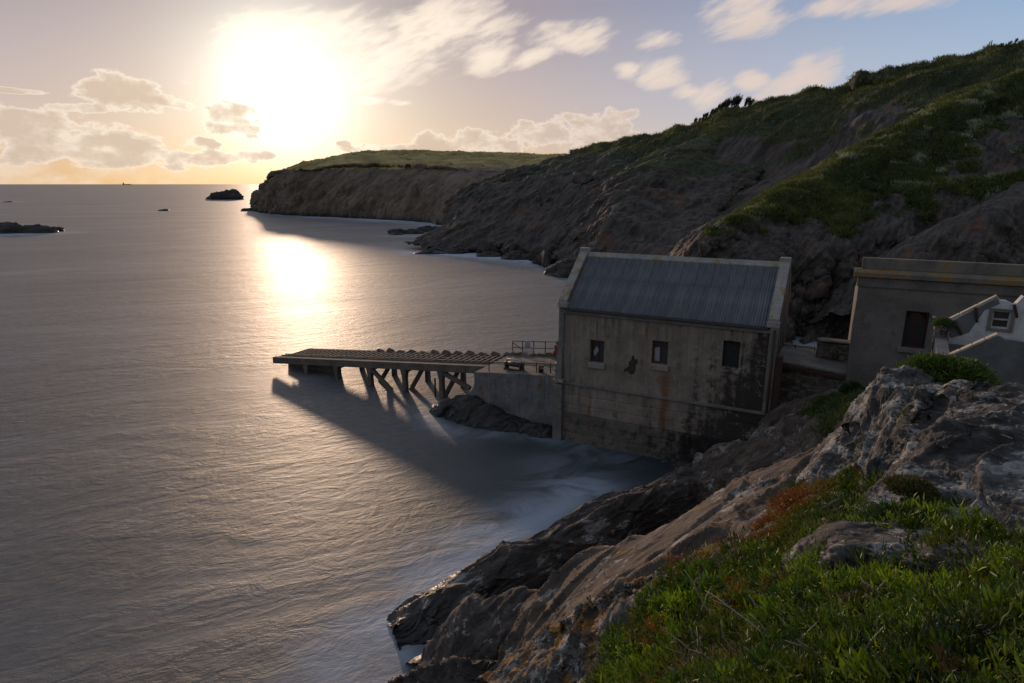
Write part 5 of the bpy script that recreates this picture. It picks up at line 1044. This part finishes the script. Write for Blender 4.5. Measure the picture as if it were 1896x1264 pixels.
# ------------------------------------------------------------------ plants
def blades(name, P, N, size, tint, per, mat, kind='stuff', spread=.55, width=.16, parent=None, jit=.03, bend=.5, lean=None, fleshy=True, flop=.0):
    """clumps of tapering leaves at points P growing along N"""
    n = len(P); rs = np.random.RandomState(len(P)+per); m = n*per
    p = np.repeat(P, per, 0)+rs.normal(0, 1, (m, 3))*np.repeat(np.broadcast_to(np.asarray(jit), (n,)), per)[:, None]*[1, 1, .3]
    s = np.repeat(np.broadcast_to(size, (n,)), per)*rs.uniform(.55, 1.25, m)
    d = np.repeat(N, per, 0)+rs.normal(0, spread, (m, 3)); d[:, 2] += .35
    if lean is not None: d += lean
    d /= np.linalg.norm(d, axis=1, keepdims=True); a = rs.normal(0, 1, (m, 3)); sd = np.cross(d, a); sd /= np.linalg.norm(sd, axis=1, keepdims=True); up = np.cross(sd, d)
    w = (s*width)[:, None]; L = s[:, None]; bd = up*(rs.uniform(-bend, bend, m)*s)[:, None]-np.array([0, 0, 1])*(flop*rs.uniform(0, 1, m)*s)[:, None]
    if fleshy:
        rows = [p-sd*w*.35, p+up*w*.2, p+sd*w*.35, p+d*L*.55-sd*w*.5+bd*.3, p+d*L*.55+up*w*.3+bd*.3, p+d*L*.55+sd*w*.5+bd*.3, p+d*L+bd]
        F = [(0, 1, 4), (0, 4, 3), (1, 2, 5), (1, 5, 4), (3, 4, 6), (4, 5, 6)]
    else:
        rows = [p-sd*w*.5, p+sd*w*.5, p+d*L*.55-sd*w*.4+bd*.35, p+d*L*.55+sd*w*.4+bd*.35, p+d*L+bd]
        F = [(0, 1, 3), (0, 3, 2), (2, 3, 4)]
    k = len(rows); V = np.stack(rows, 1).reshape(-1, 3); F = (np.arange(m)[:, None, None]*k+np.array(F)[None]).reshape(-1, 3)
    c = np.repeat(tint, per, 0)*rs.uniform(.7, 1.3, (m, 1)); c = np.repeat(c, k, 0).reshape(m, k, 3)
    c[:, :-1] *= 1.0; c = c.reshape(-1, 3); c = np.concatenate([np.clip(c, 0, 1), np.ones((len(c), 1))], 1)
    o = np_mesh(name, V, F, mat, parent, False, {'tint': ('FLOAT_COLOR', c)})
    if kind: tag(o, kind=kind)
    return o
def sample(G, n, seed, wfn):
    """n points on a grid surface, picked by cell area times weight"""
    rs = np.random.RandomState(seed); a = G[:-1, :-1]; b = G[:-1, 1:]; c = G[1:, :-1]; ar = np.linalg.norm(np.cross(b-a, c-a), axis=2)
    nr = grid_normals(G)[:-1, :-1]; nr = nr*np.sign(nr[..., 2:3]+1e-9)
    w = (ar*wfn(a, nr)).ravel(); w = np.clip(w, 0, None); i = rs.choice(len(w), n, p=w/w.sum()); iv, iu = np.unravel_index(i, ar.shape)
    u, v = rs.rand(n, 1), rs.rand(n, 1); P = a[iv, iu]+(b-a)[iv, iu]*u+(c-a)[iv, iu]*v
    return P, nr[iv, iu], iv/ar.shape[0], iu/ar.shape[1]
def inview(A):
    q = A-np.array([0, 0, CAMH]); d = q[..., 1]*_c-q[..., 2]*_s; d = np.where(d < .05, .05, d); h = q[..., 1]*_s+q[..., 2]*_c
    u = 948+FPX*q[..., 0]/d; v = 632-FPX*h/d; return (u > -200) & (u < 2420) & (v > -150) & (v < 1420) & (q[..., 1] > .2), u, v
camp = np.array([0, 0, CAMH])
def wt(a, nr):
    ok, u, v = inview(a); d2 = ((a-camp)**2).sum(-1); return ok/np.clip(d2, 4, 200)
def mixc(a, b, k): return np.array(a)*(1-k[:, None])+np.array(b)*k[:, None]
# fleshy plants: hummocks of upright shoots
C0, CN, tv, tu = sample(TG, 980, 1, wt); rs = np.random.RandomState(31)
ed = sstep(tv, .50, .24)*sstep(tu, .34, .52)                  # a low mat takes over on the far edge of the turf
bare = sstep(fbm(C0/.6+9, 3, seed=201), .25, .55)*sstep(tv, .55, .30)
woody = at_y(1345, 1205, 4.0); wd = np.exp(-(((C0-woody)[:, :2]**2).sum(1))/.45**2)      # a patch of dead woody stems
keep = (ed < .45) & (rs.rand(len(C0)) > bare*.9) & (rs.rand(len(C0)) > .8*wd); C0, CN, tv = C0[keep], CN[keep], tv[keep]
ns = 15; dist = np.linalg.norm(C0-camp, axis=1); R0 = (.085+.018*dist)*rs.uniform(.7, 1.35, len(C0))
red = rs.rand(len(C0)) < .30*sstep(fbm(C0/.6+5, 2, seed=203), .0, .4)*sstep(tv, .62, .35)
kind = rs.rand(len(C0))+.25*fbm(C0/.9+4, 2, seed=204)      # bright fleshy, dark bushy, olive, dried
base = mixc((.050, .098, .006), (.175, .235, .012), rs.rand(len(C0)))
dk = (kind > .42) & (kind < .72); ol = (kind >= .70) & (kind < .84); dry = kind >= .98
base[dk] = mixc((.020, .042, .008), (.045, .080, .012), rs.rand(dk.sum())); base[ol] = mixc((.055, .066, .012), (.11, .11, .022), rs.rand(ol.sum())); base[dry] = mixc((.09, .065, .035), (.19, .145, .085), rs.rand(dry.sum()))
base = base*rs.uniform(.6, 1.25, (len(C0), 1))*(.78+.5*sstep(fbm(C0/1.1+7, 2, seed=206), -.35, .35))[:, None]; base[red] = np.array([.20, .075, .018])
R0 = R0*np.where(dk, 1.15, np.where(dry, .8, 1)); lk = np.where(dk, .62, np.where(ol, .8, np.where(dry, 1.15, 1)))
th = rs.uniform(0, 6.283, (len(C0), ns)); rr = np.sqrt(rs.rand(len(C0), ns)); t1 = np.cross(CN, [0, 1., .2]); t1 /= np.linalg.norm(t1, axis=1, keepdims=True); t2 = np.cross(CN, t1)
out = (np.cos(th)*rr)[..., None]*t1[:, None]+(np.sin(th)*rr)[..., None]*t2[:, None]
SP = C0[:, None]+out*R0[:, None, None]+CN[:, None]*((1-rr**2)*1.05*R0[:, None])[..., None]-CN[:, None]*.03
SN = CN[:, None]*.8+out*.85+np.array([0, 0, .25]); SN /= np.linalg.norm(SN, axis=2, keepdims=True)
P = SP.reshape(-1, 3); Nn = SN.reshape(-1, 3); dd = np.repeat(dist, ns)
blades('succulent_plants', P, Nn, (.038+.0068*dd)*np.repeat(lk, ns)*np.where(np.repeat(red, ns), .7, 1), np.repeat(base, ns, 0)*rs.uniform(.8, 1.2, (len(P), 1)), 9, M['leaf'], width=.21, jit=.010+.004*dd, spread=.60, bend=.35)
# low colourful mat
Pm, Nm, tv2, tu2 = sample(TG, 20000, 2, lambda a, nr: wt(a, nr)*np.ones(a.shape[:2])*(sstep(np.arange(a.shape[0])/a.shape[0], .50, .24)[:, None]*sstep(np.arange(a.shape[1])/a.shape[1], .34, .52)[None]))
k = sstep(tv2+.10*fbm(Pm/.7, 3, seed=211), .12, .24); tint = mixc((.20, .072, .018), (.115, .115, .016), k); k2 = sstep(fbm(Pm/.9+2, 3, seed=213)+.8*(tv2-.25), .0, .3); tint = tint*(1-k2[:, None])+np.array([.045, .082, .012])*k2[:, None]
blades('ground_cover', Pm, Nm, .055+.03*k2, tint, 7, M['leaf'], width=.26, jit=.05, spread=.8, bend=.3)
# thin pale grass among it
Pg, Ng, a1, a2 = sample(TG, 420, 5, lambda a, nr: wt(a, nr)*(fbm(a.reshape(-1, 3)/.7+20, 2, seed=221).reshape(a.shape[:2]) > .15))
blades('dry_grass', Pg, Ng, .12+.012*np.linalg.norm(Pg-camp, axis=1), mixc((.20, .16, .08), (.10, .13, .04), np.random.RandomState(8).rand(len(Pg))), 9, M['blade'], width=.035, jit=.03, spread=.55, bend=.5, fleshy=False)
Pd, Nd, a1, a2 = sample(TG, 900, 15, lambda a, nr: wt(a, nr)*(np.arange(a.shape[0])/a.shape[0] > .33)[:, None]*(.10+6*np.exp(-((a-woody)[..., :2]**2).sum(-1)/.45**2)+sstep(fbm(a.reshape(-1, 3)/.6+9, 3, seed=201).reshape(a.shape[:2]), .0, .4)))
blades('brushwood_litter', Pd+Nd*.02, Nd, .07+.011*np.linalg.norm(Pd-camp, axis=1), mixc((.10, .075, .05), (.30, .24, .17), np.random.RandomState(18).rand(len(Pd))), 4, M['blade'], width=.04, jit=.05, spread=.9, bend=.5, fleshy=True)
# plants in the cracks round the outcrop
Pu, Nu, b1, b2 = sample(UG, 4200, 6, lambda a, nr: wt(a, nr)*(fbm(a.reshape(-1, 3)/.7+3, 2, seed=231).reshape(a.shape[:2]) > -.15))
blades('succulent_plants', Pu, Nu, .10, mixc((.055, .085, .018), (.11, .12, .03), np.random.RandomState(9).rand(len(Pu))), 10, M['leaf'], width=.15, jit=.05, spread=.6)
# turf on the crags by the station
Pc, Nc, b1, b2 = sample(CG, 5200, 7, lambda a, nr: inview(a)[0]*(veg5(np.pad(a, ((0, 1), (0, 1), (0, 0)), mode='edge')).reshape(a.shape[0]+1, a.shape[1]+1)[:-1, :-1] > .45))
blades('clifftop_turf', Pc, Nc, .17, mixc((.045, .075, .018), (.09, .10, .03), np.random.RandomState(10).rand(len(Pc))), 7, M['blade'], width=.14, jit=.10, spread=.7, fleshy=False)
# tussocks on the slab
Ps, Ns, b1, b2 = sample(SG, 700, 11, lambda a, nr: inview(a)[0]*(fbm(a.reshape(-1, 3)*.55+3, 3, seed=5).reshape(a.shape[:2]) > .50)*(a[..., 2] > 7))
blades('tussocks', Ps, Ns, .11, mixc((.05, .085, .02), (.09, .10, .03), np.random.RandomState(12).rand(len(Ps))), 12, M['leaf'], width=.13, jit=.06, spread=.6)
# far turf
def turf(G, v, n, seed, size, ca, cb, cap=None, per=5, zmin=0):
    V = v[:-1, :-1]
    P, N, a1, a2 = sample(G, n, seed, lambda a, nr: inview(a)[0]*(V > .5)*(a[..., 2] > zmin)*(.25+np.clip(nr[..., 2], 0, 1))/np.clip(((a-camp)**2).sum(-1), 3000, 1e6))
    k = np.clip(.5+.6*fbm(P/7, 4, seed=seed), 0, 1); t = mixc(ca, cb, k)
    if cap is not None:
        f = sstep(fbm(P/2.6, 4, seed=seed+3), .18, .45)*sstep(fbm(P/14, 2, seed=seed+4), -.2, .3); t = t*(1-f[:, None])+np.array(cap)*f[:, None]
    return blades('hill_grass', P, N, size*np.random.RandomState(seed).uniform(.6, 1.4, n), t, per, M['blade'], width=.20, jit=size*.7, spread=.55, fleshy=False)
turf(NG, nveg, 38000, 21, .38, (.040, .060, .016), (.140, .150, .052), (.35, .37, .29), 6)
turf(HG2, hv2, 32000, 22, .62, (.035, .050, .014), (.110, .112, .036), (.24, .26, .19), 5)
turf(HG, hv, 9000, 23, .6, (.19, .175, .05), (.29, .26, .08), None, 4, 22)  # blades lightened too, in place of haze over the headland

# countable plants
def near_pixel(G, u, v):
    ok, gu, gv = inview(G); d = (gu-u)**2+(gv-v)**2+np.where(ok, 0, 1e9); c = np.where(d < max(40., d.min()*1.3+1) if 0 else d < max(9., d.min()*1.3+1), ((G-camp)**2).sum(-1), 1e12); i = np.unravel_index(np.argmin(c), d.shape); n = grid_normals(G)[i]; return G[i], n*np.sign(n[2])
def cushion(loc, rad, h, ca, cb, leaf, label, name='cushion_bush', n=700, cat='bush', group='bushes among the rocks', per=9):
    e = empty(name, loc, 0, label, cat, group); rs = np.random.RandomState(int(rad*1000)+n)
    th = np.linspace(0, 2*math.pi, 25); ph = np.linspace(-.3, math.pi/2, 10); T, Q = np.meshgrid(th, ph)
    G = np.stack([np.cos(T)*np.cos(Q)*rad[0] if hasattr(rad, '__len__') else np.cos(T)*np.cos(Q)*rad, np.sin(T)*np.cos(Q)*(rad if not hasattr(rad, '__len__') else rad[1]), np.sin(Q)*h], 2)
    Gf = G.reshape(-1, 3); Gf = Gf*(1+.35*fbm(Gf/rad*1.3+loc, 3, seed=5))[:, None]; G = Gf.reshape(G.shape); G[:, -1] = G[:, 0]
    patch('stems', G[:, ::-1]*.88, M['soil'], None, e)
    P, N, a, b = sample(G, n, 3, lambda a, nr: np.ones(a.shape[:2])); N = P/np.linalg.norm(P, axis=1, keepdims=True)
    k = np.clip(.5+.7*fbm(P/rad*2+loc, 3, seed=9), 0, 1)
    blades('foliage', P, N, leaf, mixc(ca, cb, k), per, M['leaf'], None, .6, .2, e, leaf*.5, .4); return e
p = at_y(1752, 705, 8.6); cushion(p, .50, .30, (.05, .085, .015), (.10, .135, .03), .085, 'broad green cushion bush crowning the upright rock', n=1500, per=10)
p = at_y(1700, 775, 7.4); cushion(p, .13, .12, (.09, .12, .02), (.14, .16, .03), .06, 'small yellow green tuft in the cleft beside the upright rock', n=220)
p = at_y(1672, 985, 5.25); cushion(p, .24, .15, (.025, .045, .010), (.045, .075, .015), .075, 'dark green bushy clump on the thin ledge under the huge slab', n=500)
p = at_y(1578, 724, 27); cushion(p, .42, .34, (.03, .05, .012), (.05, .075, .02), .11, 'round dark bush against the foot of the grey station', n=420)
p = at_y(1742, 603, 22.2); q = on_m(1747, 600, CM-.1); p = site(q[0], CM-.05, q[1]); cushion(p, .27, .2, (.05, .09, .02), (.09, .13, .03), .09, 'green tuft growing on top of the cottage wall end', n=300)
p = at_y(1885, 738, 6.9); cushion(p, .22, .10, (.07, .10, .015), (.12, .14, .03), .06, 'yellow green tuft behind the top of the huge slab', n=300)
p = at_y(1600, 770, 13.5); cushion(p, .35, .25, (.04, .065, .015), (.07, .095, .025), .09, 'rough green tuft beside the concrete blocks', n=380)
p = at_y(1690, 905, 5.75); cushion(p, .20, .05, (.07, .055, .02), (.08, .09, .03), .045, 'flat brownish moss cushion on the face of the huge slab', n=420)

def zone(u, v):
    if v > 1235: return 'at the bottom edge'
    if u < 1285: return 'beside the orange lichened rock'
    if u > 1690: return 'near the bottom right corner'
    if u > 1590: return 'in front of the low pale slab'
    if u > 1450: return 'left of the low pale slab' if v < 1170 else 'below the low pale slab'
    return 'below the foot of the brown slab' if v < 1186 else 'in the middle of the woody patch'
STG = 'bleached dead stems among the clifftop plants'; rs = np.random.RandomState(77)
pts = [(1360, 1185), (1335, 1215), (1300, 1230), (1310, 1250), (1335, 1250), (1390, 1180), (1405, 1170), (1348, 1165), (1322, 1190), (1420, 1190), (1440, 1180), (1290, 1245), (1375, 1215), (1352, 1230), (1480, 1100), (1495, 1120), (1465, 1150), (1500, 1085), (1600, 1130), (1610, 1115), (1560, 1240), (1575, 1205), (1590, 1195), (1640, 1125), (1700, 1110), (1830, 1160), (1745, 1180), (1215, 1180), (1230, 1165), (1270, 1200), (1250, 1210), (1430, 1240), (1400, 1245), (1545, 1260), (1385, 1150), (1520, 1150), (1275, 1170), (1365, 1250), (1680, 1180), (1340, 1180)]
for i, (u, v) in enumerate(pts):
    b, nn = near_pixel(TG, u, v+8); d = np.linalg.norm(b-camp); L = rs.uniform(48, 105)*d/FPX; a = rs.uniform(0, 6.28); flat = rs.rand() < .4
    dr = np.array([math.cos(a), math.sin(a)*.6, .25 if flat else rs.uniform(1.0, 2.2)]); dr /= np.linalg.norm(dr); w = rs.normal(0, .50, 3)*[1, 1, .6]
    q = [b, b+dr*L*.35+w*L*.15, b+dr*L*.7+w*L*.5, b+dr*L+w*L*.95]
    q = [x+np.array([0, 0, .075 if flat else -.02]) for x in q]; r = rs.uniform(1.0, 2.0)*d/FPX
    mb = MB().tube([x-b+rs.normal(0, .018, 3)*L*(i > 0) for i, x in enumerate(crom(np.array(q), 7))], [r, r*.98, r*.92, r*.9, r*.8, r*.7, r*.4], 6)
    fork = rs.rand() < .5
    if fork: j = q[2]-b; mb.tube([j, j+dr*L*.2+rs.normal(0, .3, 3)*L*.5], [r*.6, r*.35], 5)
    o = mb.build('dead_stem', M['stem'], None, True); o.location = b; tag(o, ('%s %sbleached dead stem %s %s' % ('long' if L*FPX/d > 75 else 'short', 'forked ' if fork else '', 'lying' if flat else 'standing', zone(u, v))), 'dead stem', STG)
FG_ = 'faded pink thrift flowers on the clifftop'
fl = [(1538, 1138), (1548, 1152), (1552, 1140), (1536, 1163), (1570, 1182), (1572, 1246), (1548, 1256), (1150, 1222), (1160, 1235), (1146, 1255), (1136, 1260), (1478, 1058), (1490, 1052), (1497, 1066), (1518, 982), (1528, 975), (1512, 992), (1432, 1132), (1526, 966)]
for u, v in fl:
    b, nn = near_pixel(TG, u, v+14); d = np.linalg.norm(b-camp); h = 16*d/FPX+.02; e = empty('thrift_flower', b, rs.uniform(0, 6), 'faded pink thrift flower %s, %s' % (zone(u, v), 'right on the frame edge' if v > 1245 else ('beside the brown slab edge' if v < 1000 else 'in green leaves')), 'flower', FG_)
    tx, ty = rs.normal(0, .01, 2); r = max(.010, 3.6*d/FPX)
    MB().tube([(0, 0, -.02), (tx*.5, ty*.5, h*.6), (tx, ty, h)], r*.14, 5).build('stalk', M['stem'], e)
    mb = MB(); nn_ = 5
    mb.tube([(tx, ty, h-r*.75), (tx, ty, h-r*.4), (tx, ty, h), (tx, ty, h+r*.5), (tx, ty, h+r*.8)], [r*.35, r*.85, r, r*.8, r*.25], 9)
    mb.build('flower_head', M['pinkflower'], e, True)
# wind-bent bushes on the skyline
def skyline_shrub(u, v, y, h, label, group, seed):
    ok, gu, gv = inview(HG2); c = np.where(ok & (np.abs(gu-u) < 5), gv, 1e9); b = HG2[np.unravel_index(np.argmin(c), c.shape)]-np.array([0, 0, .15]); rs = np.random.RandomState(seed); e = empty('windswept_shrub', b, 0, label, 'shrub', group)
    lean = np.array([.48, 0, 0]); tr = MB(); cr_ = MB()
    for k in range(5):
        a = rs.normal(0, .3, 3)*[1.2, 1, 0]; t1 = a*h*.25+np.array([0, 0, h*.28])+lean*h*.16; t2 = a*h*.5+np.array([0, 0, h*.55])+lean*h*.42; o_ = np.array([rs.uniform(-.2, .2)*h, 0, -.3])
        tr.tube([o_, o_*.6+t1, t2], [.05*h*.4, .04*h*.4, .025*h*.4], 5)
        for j in range(12):
            s0 = t1*(.2+.8*rs.rand())+(t2-t1)*rs.rand()**1.5; d = np.array([rs.uniform(-.1, .6), rs.uniform(-.4, .4), rs.uniform(.5, 1.1)])*h*rs.uniform(.25, .55)
            m_ = s0+d*.5+np.array([.02, 0, .04])*h; en = s0+d+lean*h*.06; cr_.tube([s0, m_, en], [.055, .045, .025], 4)
            for i in range(6):
                q = m_+(en-m_)*rs.rand(); cr_.tube([q, q+np.array([rs.uniform(0, .2), rs.uniform(-.1, .1), rs.uniform(.02, .22)])*h], [.035, .02], 3)
    tr.build('trunk', M['twig'], e); cr_.build('crown', M['twig'], e)
sg = 'windswept shrubs on the hill skyline'
ordn = ('first', 'second', 'third', 'fourth', 'fifth', 'sixth', 'seventh', 'eighth', 'ninth', 'tenth', 'eleventh', 'twelfth', 'thirteenth', 'fourteenth', 'fifteenth', 'sixteenth')
for i in range(16):
    u = 1282+i*6.6; v = 250-i*2; h = 1.5+1.9*min(1, i/9)-.5*max(0, (i-12)/3)+(.4, -.25, .15, -.1)[i % 4]
    skyline_shrub(u, v+1, 190, h*1.05, 'bare dark shrub leaning right, %s from the left in the windswept skyline row' % ordn[i], sg, 300+i)
for i, (u, v, h) in enumerate([(1850, 120, 1.6), (1866, 117, 2.2), (1880, 113, 2.6), (1892, 110, 2.6)]):
    skyline_shrub(u, v+1, 140, h*.55, 'dark shrub on the highest skyline at top right, %s from the left' % ordn[i], 'shrubs at the top right corner', 340+i)
for u, v, lab in ((1826, 122, 'tiny lone post on the skyline, left of two'), (1838, 118, 'tiny lone post on the skyline, right of two')):
    ok, gu, gv = inview(HG2); c = np.where(ok & (np.abs(gu-u) < 5), gv, 1e9); b = HG2[np.unravel_index(np.argmin(c), c.shape)]; o = MB().tube([(0, 0, -.5), (0, 0, .7), (.05, 0, 1.3)], [.13, .12, .09], 8).build('post', M['timber'], None, True); o.location = b; tag(o, lab, 'post')
